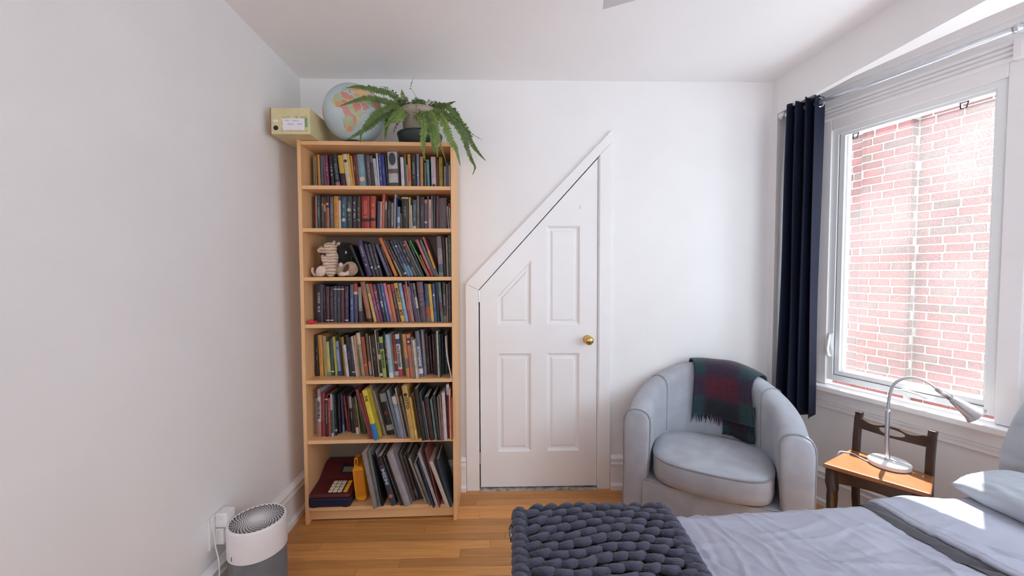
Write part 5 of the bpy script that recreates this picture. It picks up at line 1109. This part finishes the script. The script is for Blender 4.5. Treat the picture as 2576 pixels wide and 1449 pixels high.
at = nt.nodes.new('ShaderNodeAttribute'); at.attribute_name = 'plaid'; at.attribute_type = 'GEOMETRY'; tc = nt.nodes.new('ShaderNodeTexCoord'); nzz = nt.nodes.new('ShaderNodeTexNoise'); nzz.inputs['Scale'].default_value = 160; nzz.inputs['Detail'].default_value = 4
nt.links.new(tc.outputs['Object'], nzz.inputs[0]); hs = nt.nodes.new('ShaderNodeHueSaturation'); mr = nt.nodes.new('ShaderNodeMapRange'); mr.inputs[1].default_value = .3; mr.inputs[2].default_value = .7; mr.inputs[3].default_value = .55; mr.inputs[4].default_value = 1.5
nt.links.new(nzz.outputs[0], mr.inputs[0]); nt.links.new(mr.outputs[0], hs.inputs['Value']); nt.links.new(at.outputs['Color'], hs.inputs['Color']); nt.links.new(hs.outputs[0], b.inputs['Base Color'])
bmp = nt.nodes.new('ShaderNodeBump'); bmp.inputs['Strength'].default_value = .8; bmp.inputs['Distance'].default_value = .004; nt.links.new(nzz.outputs[0], bmp.inputs['Height']); nt.links.new(bmp.outputs[0], b.inputs['Normal'])
def plaid(a, b_):
    g, p_, r_, k_ = (.009, .034, .042), (.026, .012, .032), (.066, .006, .020), (.006, .008, .012)
    fa = lambda x: smooth(.14, .26, x)-smooth(.70, .80, x); fb = lambda x: smooth(.26, .36, x)-smooth(.62, .72, x)
    A, B_ = fa(a), fb(b_)
    dk = smooth(.66, .80, b_)*A
    c = [g[i]*(1-A)*(1-B_)+p_[i]*(A*(1-B_)+B_*(1-A))+r_[i]*A*B_ for i in range(3)]
    return [c[i]*(1-dk)+k_[i]*dk for i in range(3)]
def throw_part(name, t0, t1, s0, s1, off, n1=40, n2=44, shift=0., drop=0.):
    me_ = MB().grid(n1, n2, lambda a, b_: onchair((t0-shift*.35*(1-b_))+((t1+shift*(1-b_))-(t0-shift*.35*(1-b_)))*a, s0+(s1-s0)*b_+.006*sin(a*7)*(1-b_), off+.0035*noise.noise((a*4, b_*4, off*50)))[0])
    o = part(me_, name, th, mp_, smooth=True, fix=False)
    ca = o.data.color_attributes.new('plaid', 'FLOAT_COLOR', 'POINT')
    for j in range(n2):
        for i in range(n1): ca.data[j*n1+i].color = (*plaid(i/(n1-1), max(0, (1-(j/(n2-1))-drop)/(1-drop))), 1)
    so = o.modifiers.new('thick', 'SOLIDIFY'); so.thickness = .007; so.offset = 1
    return o
T0, T1 = .425, .655
def slen(t): return (tubH(t)-.085-.42)+.043+.031+.026
throw_part('upper_fold', T0, T1, .095, slen(.55)+.17, .016, shift=.055, drop=.30)
throw_part('lower_fold', .55, .705, .0, .20, .008, 24, 30)
m_fr = [mat('fringe_green', (.012, .034, .040), .95, .2, 60), mat('fringe_wine', (.040, .010, .026), .95, .2, 60), mat('fringe_black', (.010, .011, .015), .95, .2, 60)]
for nm, ta, tb, s_, off, dn, cnt in (('fringe', T0-.02, T1+.055, .095, .018, .050, 52), ('fringe_lower', .55, .705, .0, .012, .04, 30)):
    mb = MB()
    for i in range(cnt):
        a = (i+rng.uniform(.1, .9))/cnt; t = ta+(tb-ta)*a; p, n = onchair(t, s_+.006*sin(a*7)+.004, off)
        L = dn*rng.uniform(.6, 1.15); dx = AU*rng.uniform(-.007, .007)
        if nm == 'fringe': pts = [p, p+dx+n*.003-Vector((0, 0, L*.5)), p+dx*2.2+n*.001-Vector((0, 0, L))]
        else: pts = [p+n*.002+Vector((0, 0, .006)), p+dx+n*.012+Vector((0, 0, .002)), p+dx*2+n*(L*.7)+Vector((0, 0, .0025))]
        mb.tube(pts, [.0028, .0022, .0008], 5, mi=(0 if (a < .2 or a > .8) else (2 if rng.random() < .5 else 1)))
    o = part(mb, nm, th, m_fr, fix=False); o['kind'] = 'stuff'

# ------------------------------------------------------------ bed
bed = empty('bed', (1.05, .45, 0)); tag(bed, 'double bed with a grey mattress base under the lavender grey bedding', 'bed')
m_base = fabric('bed_base_cloth', (.30, .30, .32))
part(MB().box(.10, 2.06, -.40, 1.15, .10, .30), 'bed_base', bed, m_base, bevel=.02); part(MB().box(.09, 2.07, -.40, 1.165, .302, .505), 'mattress', bed, m_base, bevel=.04, seg=4)
for lx, ly in ((.16, -.32), (.16, 1.08), (2.0, -.32), (2.0, 1.08)): part(MB().lathe([(.022, 0), (.03, .1)], 16, c=(lx, ly, 0)), 'leg', bed, m_stool)
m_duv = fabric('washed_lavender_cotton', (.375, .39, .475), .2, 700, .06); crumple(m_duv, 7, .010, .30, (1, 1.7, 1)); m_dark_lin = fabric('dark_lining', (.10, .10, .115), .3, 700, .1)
ZD = .548
yfar = lambda x: 1.212+.047*x
rc = random.Random(3); CELL = {}
for i in range(420):
    cx_, cy_ = rc.uniform(.35, 2.0), rc.uniform(.1, 1.25); an = rc.choice([rc.gauss(-.75, .3), rc.gauss(-.75, .3), rc.gauss(.10, .2), rc.gauss(-1.2, .25)])
    L = rc.uniform(.05, .30); q_ = (cx_, cy_, cos(an), sin(an), L, rc.uniform(.0045, .010), rc.uniform(.0015, .0055)*rc.choice((1, 1, -1)))
    for a in range(int((cx_-L)*10)-1, int((cx_+L)*10)+2):
        for b_ in range(int((cy_-L)*10)-1, int((cy_+L)*10)+2):
            dx, dy = a/10+.05-cx_, b_/10+.05-cy_
            if abs(-dx*q_[3]+dy*q_[2]) < .12: CELL.setdefault((a, b_), []).append(q_)
def crease(x, y_):
    z = 0
    for cx_, cy_, c, s_, L, wd, am in CELL.get((math.floor(x*10), math.floor(y_*10)), ()):
        dx, dy = x-cx_, y_-cy_
        al = dx*c+dy*s_
        if abs(al) > L: continue
        ac_ = -dx*s_+dy*c+.015*sin(al*14+cx_*9)
        if abs(ac_) > wd*3: continue
        z += am*math.exp(-(ac_/wd)**2)*(1-(al/L)**2)
    return z+.005*noise.noise((x*4, y_*4, 0))+.003*noise.noise((x*11, y_*8, 3))
def edge(q, R=.055):
    """distance past the start of the rounded edge -> (advance, drop)"""
    if q < 0: return q, 0
    if q < R*pi/2: a = q/R; return R*sin(a), -R*(1-cos(a))
    return R, -R-(q-R*pi/2)
def duv(a, b_, x0=.045, x1=1.95, dz=0., R=.055):
    qx = -.20+(x1-x0+.20)*a; x_ = x0+R+qx-.0
    yn = -.38; yf = yfar(max(x_, x0))-R; qy = (yn-yf)+(yf-yn+.36)*b_
    ax, dx_ = edge(-(x_-(x0+R)), R) if x_ < x0+R else (-(x_-x0-R), 0)
    X = x0+R-ax; ay, dy = edge(qy, R); Y = yf+ay
    cz_ = crease(X, Y if dy == 0 else yf+qy)
    z = ZD+dz+dx_+dy; z = max(z, .16)
    if dy < 0: Y += cz_*min(1, -dy*18)+.008*sin(X*23+2*noise.noise((X*3, 0, 0)))*min(1, -dy*6)
    return (X, Y, z+(cz_ if dy > -.03 else 0))
du = empty('duvet', (1.0, .5, ZD)); tag(du, 'crumpled lavender grey duvet spread over the bed', 'duvet')
part(MB().grid(400, 340, lambda a, b_: duv(a, b_)), 'duvet_cover', du, m_duv, smooth=True, fix=False)
xf = lambda y_: 1.190+(1.27-y_)*.135+.012*noise.noise((y_*5, 0, 4))
def flap(a, b_):
    R = .05; yn = -.38; L = 0
    qy = (yn-(1.27-R))+(1.27-R-yn+.20)*b_; ay, dy = edge(qy, R); Y = 1.27-R+ay
    x0 = xf(Y)+.036
    if a < .12:
        t = a/.12*pi; X = x0+.016-.016*sin(t); zz = .017-.009*cos(t)
    else:
        t = (a-.12)/.88; X = x0+.016+t*(1.93-x0-.016); zz = .026+.008*sin(min(1, t*3)*pi)*(1 if t < .34 else 0)
    cz_ = crease(X+.7, Y)*1.1+(.0035*sin((X-x0)*60)*math.exp(-((X-x0)/.05)) if a > .12 else 0)
    Y += .05*0; return (X, Y+(cz_ if dy < 0 else 0), max(.2, ZD+zz+dy+cz_))
part(MB().grid(200, 280, flap), 'duvet_flap', du, m_duv, smooth=True, fix=False)
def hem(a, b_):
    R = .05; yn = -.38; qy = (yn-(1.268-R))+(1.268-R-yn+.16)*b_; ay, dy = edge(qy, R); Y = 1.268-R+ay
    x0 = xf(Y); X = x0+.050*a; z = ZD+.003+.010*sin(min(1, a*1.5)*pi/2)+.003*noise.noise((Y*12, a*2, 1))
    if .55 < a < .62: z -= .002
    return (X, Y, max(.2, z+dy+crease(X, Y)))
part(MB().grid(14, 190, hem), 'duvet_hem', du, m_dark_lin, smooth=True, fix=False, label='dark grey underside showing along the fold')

def pillow(name, c, size, rot, m, label, flange=.0):
    """cushion: size (w, l, thickness); wrinkled grid, welded"""
    w_, l_, t_ = size; mb = MB(); N = 46
    def f(sg):
        def g(a, b_):
            u, v = 2*a-1, 2*b_-1
            k = max(0, (1-abs(u)**3.2))*max(0, (1-abs(v)**3.2)); th_ = t_*.5*k**.42
            pin = 1-.06*(abs(u)*abs(v))**2
            wr = .007*noise.noise((u*2.6+c[0], v*2.6, sg))+.005*noise.noise((u*6, v*5, sg*2+c[1]))
            return (u*w_/2*pin, v*l_/2*pin, sg*(th_+wr*min(1, k*3)))
        return g
    mb.grid(N, N, f(1)); mb.grid(N, N, f(-1))
    if flange:
        mb.grid(N, 4, lambda a, b_: (-w_/2-flange*b_, (2*a-1)*l_/2*.99, .006*sin(a*26)*b_)); mb.grid(N, 4, lambda a, b_: ((2*a-1)*w_/2*.99, l_/2+flange*b_, .006*sin(a*22)*b_))
    e = empty(name, c, 0); e.rotation_euler = rot; tag(e, label, 'pillow', 'bed pillows')
    mb.build('pillow_case', m, e, smooth=True); 
    st = MB().tube([(-w_/2*.95*1+.004, (2*i/30-1)*l_/2*.9, .0) for i in range(31)], .004, 6); st.build('seam', m, e, smooth=True)
    return e
m_pil = crumple(fabric('grey_blue_pillowcase', (.38, .41, .46), .2, 700, .06), 6, .012, .35)
pillow('pillow', (1.905, 1.05, .745), (.36, .66, .14), (radians(0), radians(-66), radians(2)), m_pil, 'grey blue pillow propped upright at the head of the bed')
pillow('pillow', (1.685, .975, .612), (.26, .64, .10), (radians(1), radians(-5), radians(6)), m_pil, 'pale grey pillow lying flat with one corner in the sun', .0)

# ------------------------------------------------------------ chunky knit blanket
kb = empty('knit_blanket', (.25, 1.0, .57)); tag(kb, 'chunky hand knit blanket in dark slate blue at the foot of the bed', 'blanket')
m_yarn = mat('slate_yarn', (.070, .075, .120), .9, .22, 26, 1., 55, sheen=.25, spec=.2, stretch=(.6, 5, 5))
for n_b in m_yarn.node_tree.nodes:
    if n_b.type == 'BUMP': n_b.inputs['Distance'].default_value = .006
ZK = .580; KX0, KX1, KYF = .060, .485, 1.165
def ksurf(u, v):
    """u metres along x from the left border, v metres from the far edge towards the camera (negative: hangs down)"""
    R = .045
    x_ = KX0+u; y_ = KYF-v
    z = ZK+.010*noise.noise((u*5, v*5, 2)); X, Y = x_, y_
    if x_ < KX0+.02: a, d = edge(KX0+.02-x_, R); X = KX0+.02-a; z += d
    if v < 0: a, d = edge(-v, R); Y = KYF+a; z += d
    X += .10*max(0, .0)+(-.10)*0
    X += -(v)*.10*(u/.43)*-0.0
    return Vector((X-.03*v*(1 if u > .2 else .0)*((u-.2)/.23 if u > .2 else 0)-.02*v, Y+.012*sin(u*7), z))
def kframe(u, v):
    p = ksurf(u, v); e_ = 1e-3; du_ = (ksurf(u+e_, v)-p).normalized(); dv_ = (ksurf(u, v-e_)-p); dv_ = (dv_-du_*dv_.dot(du_)).normalized(); n = du_.cross(dv_); return p, du_, dv_, n
SW, RH = .0455, .0345
lp = []
for k in range(4):
    r_ = random.Random(k); j = lambda a: r_.uniform(-a, a)
    pts = [(-.80*SW, .016+j(.003), -.012), (-.60*SW, .010+j(.003), .000), (-.40*SW, -.001, .0085), (-.14*SW, -.007+j(.002), .0135), (.14*SW, -.007+j(.003), .0145), (.38*SW, -.001, .009), (.52*SW, .009+j(.003), .0), (.56*SW, .020, -.012)]
    C_ = catmull(pts, 3); rr = [.0050+.0066*sin(pi*min(1, max(0, i/(len(C_)-1))))**.7 for i in range(len(C_))]
    me = MB().tube(C_, rr, 10).mesh('knit_loop', True); me.materials.append(m_yarn); lp.append(me)
pi_ = Matrix.Translation(-kb.location)
cnt = 0; leg = MB()
for r in range(-3, 14):
    for c in range(0, 10):
        u = (c+.5+(.5 if r % 2 else 0))*SW+rng.uniform(-.003, .003); v = r*RH+rng.uniform(-.003, .003)+.010*sin(c*.9)
        if u > KX1-KX0+.015: continue
        if r < 0 and c > 9: continue
        p, a, b_, n = kframe(u, v)
        rot = rng.uniform(-.16, .16)+.12; a2_ = a*cos(rot)+b_*sin(rot); b2_ = n.cross(a2_)
        s_ = rng.uniform(.92, 1.1)
        o = link('knit_loop', lp[rng.randrange(4)], kb)
        o.matrix_local = pi_ @ Matrix.Translation(p) @ Matrix((a2_*s_, b2_*s_, n)).transposed().to_4x4(); cnt += 1
        for q in (-.30, -.1, .12, .32):
            P_ = [p+a*(q*SW)+b_*(RH*.55)-n*.010, p+a*(q*SW*.8)-n*.002+b_*.0, p+a*(q*SW*.9)-b_*RH*.55-n*.008]
            leg.tube(P_, .0058, 6)
o = part(leg, 'yarn_strands', kb, m_yarn, smooth=True, fix=False); o['kind'] = 'stuff'
# plaited borders and underlay
def braid(u, nm, side):
    for ph in (0, pi):
        P_ = []
        for i in range(100):
            v = -.09+i*.0057; p, a, b_, n = kframe(u, v); f = v/.062*2*pi+ph; P_.append(p+a*(.013*sin(f))+n*(.012*cos(f)+.004))
        part(MB().tube(P_, .0145, 10), nm, kb, m_yarn, smooth=True)
braid(-.012, 'border_strand', -1)
braid(KX1-KX0+.012, 'border_strand', 1)
part(MB().grid(40, 60, lambda a, b_: tuple(ksurf(-.01+a*(KX1-KX0+.02), -.10+b_*.58)-Vector((0, 0, .012)))), 'underside', kb, m_yarn, smooth=True, fix=False)
p, a, b_, n = kframe(-.030, .045)
m_tagb = mat('black_label', (.010, .010, .012), .8)
fr = Matrix.Translation(p+n*.020) @ Matrix((b_, -a, n)).transposed().to_4x4()
o = MB().box(-.034, .034, -.010, .010, -.001, .001).build('woven_label', m_tagb, kb); o.matrix_local = pi_ @ fr
text('label_lettering', 'SPOTS', .015, m_wplastic, o, .0002).location = (0, 0, .0013)
print('loops', cnt)

# ------------------------------------------------------------ low stool-chair as night table
st = empty('low_chair', (1.69, 1.66, 0)); tag(st, 'small dark wooden low-backed chair used as a lamp table', 'chair')
K = .967; ZS = .45
FLc, FRc, BLc, BRc = [Vector((x*K, y_*K, 0)) for x, y_ in ((1.531, 1.78), (1.755, 1.517), (1.800, 1.925), (1.925, 1.655))]
sp_ = lambda mb, nm, m, **k: part(mb, nm, st, m, **k)
seatp = [FLc, FRc, BRc, BLc]
def inw(P, d):
    c = sum(P, Vector())/4; return [p+(c-p).normalized()*d for p in P]
q = inw(seatp, -.004)
sp_(MB().prism([(p.x, p.y) for p in q], ZS-.020, ZS, XYZ), 'seat', m_seatw, bevel=.006, seg=3)
q = inw(seatp, .022)
for i, (a, b_) in enumerate(((0, 1), (1, 2), (2, 3), (3, 0))):
    A, B = q[a], q[b_]; t = (B-A).normalized(); nrm = Vector((-t.y, t.x, 0)); L = (B-A).length; mb = MB()
    pts = [(0, ZS-.0205), (L, ZS-.0205), (L, ZS-.088)]+[(L*(1-k/10), ZS-.088+.018*sin(pi*k/10)) for k in range(1, 10)]+[(0, ZS-.088)]
    mb.prism(pts, 0, .016, lambda u, v, w_: tuple(A+t*u+nrm*w_+Vector((0, 0, v)))); sp_(mb, 'apron', m_stool, bevel=.002)
def frontleg(c):
    q_ = [(.021, ZS-.0205), (.022, ZS-.085), (.0235, ZS-.105), (.021, ZS-.12), (.022, ZS-.15), (.020, ZS-.20), (.015, ZS-.28), (.0115, .10), (.0105, .05), (.016, .025), (.018, .008), (.013, 0)]
    mb = MB(); f = Vector((-.45, -.89, 0))
    for i, (r_, z) in enumerate(q_):
        off = f*(.010*sin((ZS-z)/ZS*2*pi*.9)) if z < ZS-.1 else Vector()
        for k in range(4 if False else 12):
            a = 2*pi*k/12; sq = .72 if z > ZS-.1 else 1.0
            rr = r_*(1 if z < ZS-.1 else min(1.28, 1/max(abs(cos(a)), abs(sin(a)))))
            mb.v.append((c.x+off.x+rr*cos(a), c.y+off.y+rr*sin(a), z))
    N_ = len(q_); mb.f = [(i*12+k, i*12+(k+1) % 12, (i+1)*12+(k+1) % 12, (i+1)*12+k) for i in range(N_-1) for k in range(12)]+[tuple(range(12)), tuple(range((N_-1)*12, N_*12))]
    return mb
q = inw(seatp, .034)
sp_(frontleg(q[0]), 'front_leg', m_stool, angle=40); sp_(frontleg(q[1]), 'front_leg', m_stool, angle=40)
bt = (BRc-BLc).normalized(); bn = Vector((bt.y, -bt.x, 0))
if bn.x < 0: bn = -bn
PL, PR = BLc+bt*.018, BRc-bt*.012
for P_ in (PL, PR):
    mb = MB(); prof_ = []
    for z, o_ in ((0, .055), (.2, .012), (.40, 0), (.52, .006), (.612, .018), (.630, .026), (.640, .024)):
        c = P_+bn*o_; prof_.append(c); h_ = .0135
        mb.v += [tuple(c+bt*sx_*h_+bn*sy_*h_+Vector((0, 0, z))) for sx_, sy_ in ((-1, -1), (1, -1), (1, 1), (-1, 1))]
    mb.f = [(i*4+k, i*4+(k+1) % 4, (i+1)*4+(k+1) % 4, (i+1)*4+k) for i in range(6) for k in range(4)]+[(0, 1, 2, 3), (24, 25, 26, 27)]
    sp_(mb, 'back_post', m_stool, bevel=.004)
L = (PR-PL).length
top = [(L*k/24, .612-.013*sin(pi*min(1, max(0, (k/24-.08)/.34)))*(k < 12)-.013*sin(pi*min(1, max(0, (k/24-.58)/.34)))*(k >= 12)+.002) for k in range(25)]
bot = [(L, .566), (L*.75, .563), (L*.5, .560), (L*.25, .563), (0, .566)]
hole = [(L*.5+.048*cos(2*pi*i/24), .588+.0155*sin(2*pi*i/24)+.006*cos(4*pi*i/24)*0) for i in range(24)]
slot = [(L*.50, .602), (L*.60, .602), (L*.60, .606), (L*.50, .606)]
sp_(MB().prism(top+bot, .004, .019, lambda u, v, w_: tuple(PL+bt*u+bn*(w_-.010+.006)+Vector((0, 0, v))), holes=[hole]), 'crest_rail', m_stool, bevel=.0025)
# lamp
lx, ly, lz = 1.760, 1.692, ZS
la = empty('desk_lamp', (lx, ly, lz)); tag(la, 'white and steel gooseneck reading lamp on the low chair', 'lamp')
m_lw = mat('lamp_white', (.78, .78, .80), .3, .02, 20, spec=.5); m_lst = mat('satin_nickel', (.58, .58, .61), .32, .04, 50, metal=.9)
part(MB().lathe([(.070, .0005), (.074, .003), (.074, .019), (.071, .023), (.0, .0245)], 48, c=(lx, ly, lz)), 'lamp_base', la, m_lw, angle=30)
V = lambda x, y_, z: Vector((x*1., y_*1., z))
neck = [V(1.757, 1.694, lz+.022), V(1.753, 1.698, .55), V(1.752, 1.698, .67), V(1.755, 1.696, .763), V(1.767, 1.684, .832), V(1.800, 1.650, .867), V(1.833, 1.615, .857), V(1.855, 1.592, .833)]
C_ = catmull(neck, 8)
part(MB().tube(C_[:20], .0082, 14), 'stem', la, m_lst, smooth=True)
part(MB().tube(C_[18:], .0058, 12), 'gooseneck', la, m_lst, smooth=True)
part(MB().lathe([(.014, 0), (.014, .004), (.009, .006)], 20, c=(1.757, 1.694, lz+.0235)), 'stem_collar', la, m_lst, smooth=True)
A, B = Vector((1.855, 1.592, .833)), Vector((1.931, 1.514, .746)); ax = (B-A).normalized(); e1 = ax.orthogonal().normalized(); e2 = ax.cross(e1); LL = (B-A).length
fx = lambda x, y_, z: tuple(A+e1*x+e2*y_+ax*z)
part(MB().lathe([(.007, -.004), (.0105, .0), (.0125, LL*.36), (.009, LL*.37)], 24, fn=fx), 'lamp_sleeve', la, m_lst, smooth=True)
part(MB().lathe([(.010, LL*.36), (.0145, LL*.40), (.022, LL*.62), (.030, LL*.90), (.040, LL*1.02), (.0405, LL*1.03), (.0385, LL*1.025), (.028, LL*.9), (.016, LL*.5), (.0, LL*.45)], 36, fn=fx), 'lamp_shade', la, m_lst, smooth=True)
part(MB().ell(A+ax*LL*.80, (.016, .016, .016)), 'bulb', la, mat('frosted_bulb', (.85, .85, .85), .3), smooth=True)
cd = catmull([(1.692, 1.722, lz+.004), (1.690, 1.760, lz+.004), (1.692, 1.80, lz+.004), (1.668, 1.82, lz+.0045), (1.645, 1.826, lz-.002), (1.640, 1.835, lz-.06), (1.66, 1.87, .20), (1.70, 1.93, .02)], 8)
part(MB().tube(cd, .003, 8), 'power_cord', la, m_lw, smooth=True)

# ------------------------------------------------------------ air purifier, outlet, cords
ax_, ay_, az_ = -.985, 1.528, .36; AR = .1025
ap = empty('air_purifier', (ax_, ay_, 0)); tag(ap, 'round white and grey air purifier with a perforated top by the wall', 'air purifier')
m_apw = mat('purifier_white', (.78, .75, .76), .4, .02, 20); m_apf = fabric('purifier_grey_cloth', (.19, .185, .19), .5, 600, .15)
part(MB().lathe([(AR-.006, .012), (AR-.003, .016), (AR-.003, .243)], 64, c=(ax_, ay_, 0)), 'fabric_sleeve', ap, m_apf, smooth=True)
part(MB().lathe([(.09, 0), (.092, .013), (.0, .013)], 48, c=(ax_, ay_, 0)), 'foot_ring', ap, m_black)
part(MB().lathe([(AR-.004, .240), (AR, .242), (AR, .352), (AR-.0015, .357), (AR-.005, .360), (AR-.009, .3595), (AR-.011, .357), (.03, .359), (.0, .3598)], 80, c=(ax_, ay_, 0)), 'upper_shell', ap, m_apw, angle=35)
mb = MB()
for k in range(11):
    r_ = .028+.0062*k; cnt_ = 34; rh = .0008+.00024*k; 
    for i in range(cnt_):
        a = 2*pi*(i+.5*(k % 2))/cnt_; c = Vector((ax_+r_*cos(a), ay_+r_*sin(a), .3591+(.0003 if k < 2 else 0)))
        er, et = Vector((cos(a), sin(a), 0)), Vector((-sin(a), cos(a), 0)); wt = r_*2*pi/cnt_*.30
        mb.add([c+er*rh*1.0*cos(2*pi*j/8)+et*wt*sin(2*pi*j/8)+Vector((0, 0, .0004)) for j in range(8)], [tuple(range(8))])
o = part(mb, 'grille_shade_discs', ap, m_dark, fix=False); o['kind'] = 'stuff'  # flat discs on the top, with the holes' shade as their colour
a = radians(-112)
part(MB().box(-.0012, .0012, -.001, .001, -.008, .008, fn=lambda x, y_, z: (ax_+(AR)*cos(a)+x, ay_+AR*sin(a)+y_, .262+z)), 'logo_mark', ap, m_dark)
out_ = empty('wall_outlet', (lwx(1.53, .33), 1.53, .33)); tag(out_, 'white wall outlet plate with two plug adapters on the plain wall', 'outlet')
wx = lwx(1.53, .33)
part(MB().box(wx-.002, wx+.006, 1.478, 1.555, .262, .385), 'outlet_plate', out_, m_wplastic, bevel=.002)
p1 = empty('plug_adapter', (wx+.03, 1.530, .365)); tag(p1, 'white cube plug adapter, upper one on the wall outlet', 'plug')
part(MB().box(wx+.006, wx+.052, 1.506, 1.556, .335, .392), 'adapter_body', p1, m_wplastic, bevel=.005, seg=3); part(MB().box(wx+.0515, wx+.053, 1.515, 1.545, .345, .385), 'adapter_face', p1, m_wplastic, bevel=.0005)
p2 = empty('plug_adapter', (wx+.025, 1.530, .30)); tag(p2, 'flat white plug adapter under the cube one on the outlet', 'plug')
part(MB().box(wx+.006, wx+.040, 1.504, 1.556, .268, .332), 'adapter_body', p2, m_wplastic, bevel=.005, seg=3); part(MB().box(wx+.0395, wx+.041, 1.512, 1.548, .276, .322), 'adapter_face', p2, m_wplastic, bevel=.0005)
cw = MB().tube(catmull([(wx+.03, 1.505, .37), (wx+.028, 1.490, .395), (wx+.022, 1.478, .40), (wx+.02, 1.470, .375), (wx+.022, 1.480, .33), (wx+.024, 1.482, .28), (wx+.05, 1.462, .23), (wx+.055, 1.452, .16), (wx+.05, 1.430, .10), (wx+.06, 1.43, .03), (wx+.09, 1.41, .006), (wx+.14, 1.36, .005)], 8), .0022, 8)
o = cw.build('charging_cord', m_wplastic, smooth=True); tag(o, 'thin white cord dangling from the outlet to the floor', 'cord')
lp_ = catmull([(ax_+.09, ay_+.045, .03), (ax_+.112, ay_+.03, .006), (ax_+.135, ay_-.02, .004), (ax_+.128, ay_-.06, .004), (ax_+.118, ay_-.02, .004), (ax_+.112, ay_+.02, .005)], 8)
o = MB().tube(lp_, .002, 8).build('cord_loop', mat('grey_cord', (.36, .33, .32), .6), smooth=True); tag(o, 'loop of thin grey cord on the floor beside the air purifier', 'cord')

# ------------------------------------------------------------ ceiling fan (one blade tip in view)
fan = empty('ceiling_fan', (.90, 1.06, 2.25)); tag(fan, 'white ceiling fan with one blade tip entering the view', 'ceiling fan')
m_fan = mat('fan_white', (.62, .63, .66), .4, .02, 12)
A = Vector((.350, 1.367, 2.25)); d1 = Vector((.9, -.43, 0)).normalized(); d2 = Vector((-.18, -.98, 0)).normalized()
hub = Vector((.90, 1.06, 2.25))
bl = [A, A+d1*.50, A+d1*.50+d2*.085, A+d2*.13]
part(MB().prism([(p.x, p.y) for p in bl], 2.247, 2.253, XYZ), 'blade', fan, m_fan, bevel=.002)
bl2 = [hub*2-p for p in bl]
part(MB().prism([(p.x, p.y) for p in bl2], 2.247, 2.253, XYZ), 'blade', fan, m_fan, bevel=.002)
part(MB().lathe([(.0, -.05), (.07, -.045), (.10, -.01), (.10, .03), (.05, .06), (.02, .07), (.02, .20), (.06, .205), (.065, .234), (.0, .234)], 32, c=tuple(hub)), 'motor_housing', fan, m_fan, smooth=True)
for s_ in (1, -1):
    c = hub+(A+d1*.45+d2*.05-hub)*s_; part(MB().tube([hub, hub.lerp(c, .9), c], .012, 8), 'blade_arm', fan, m_fan)
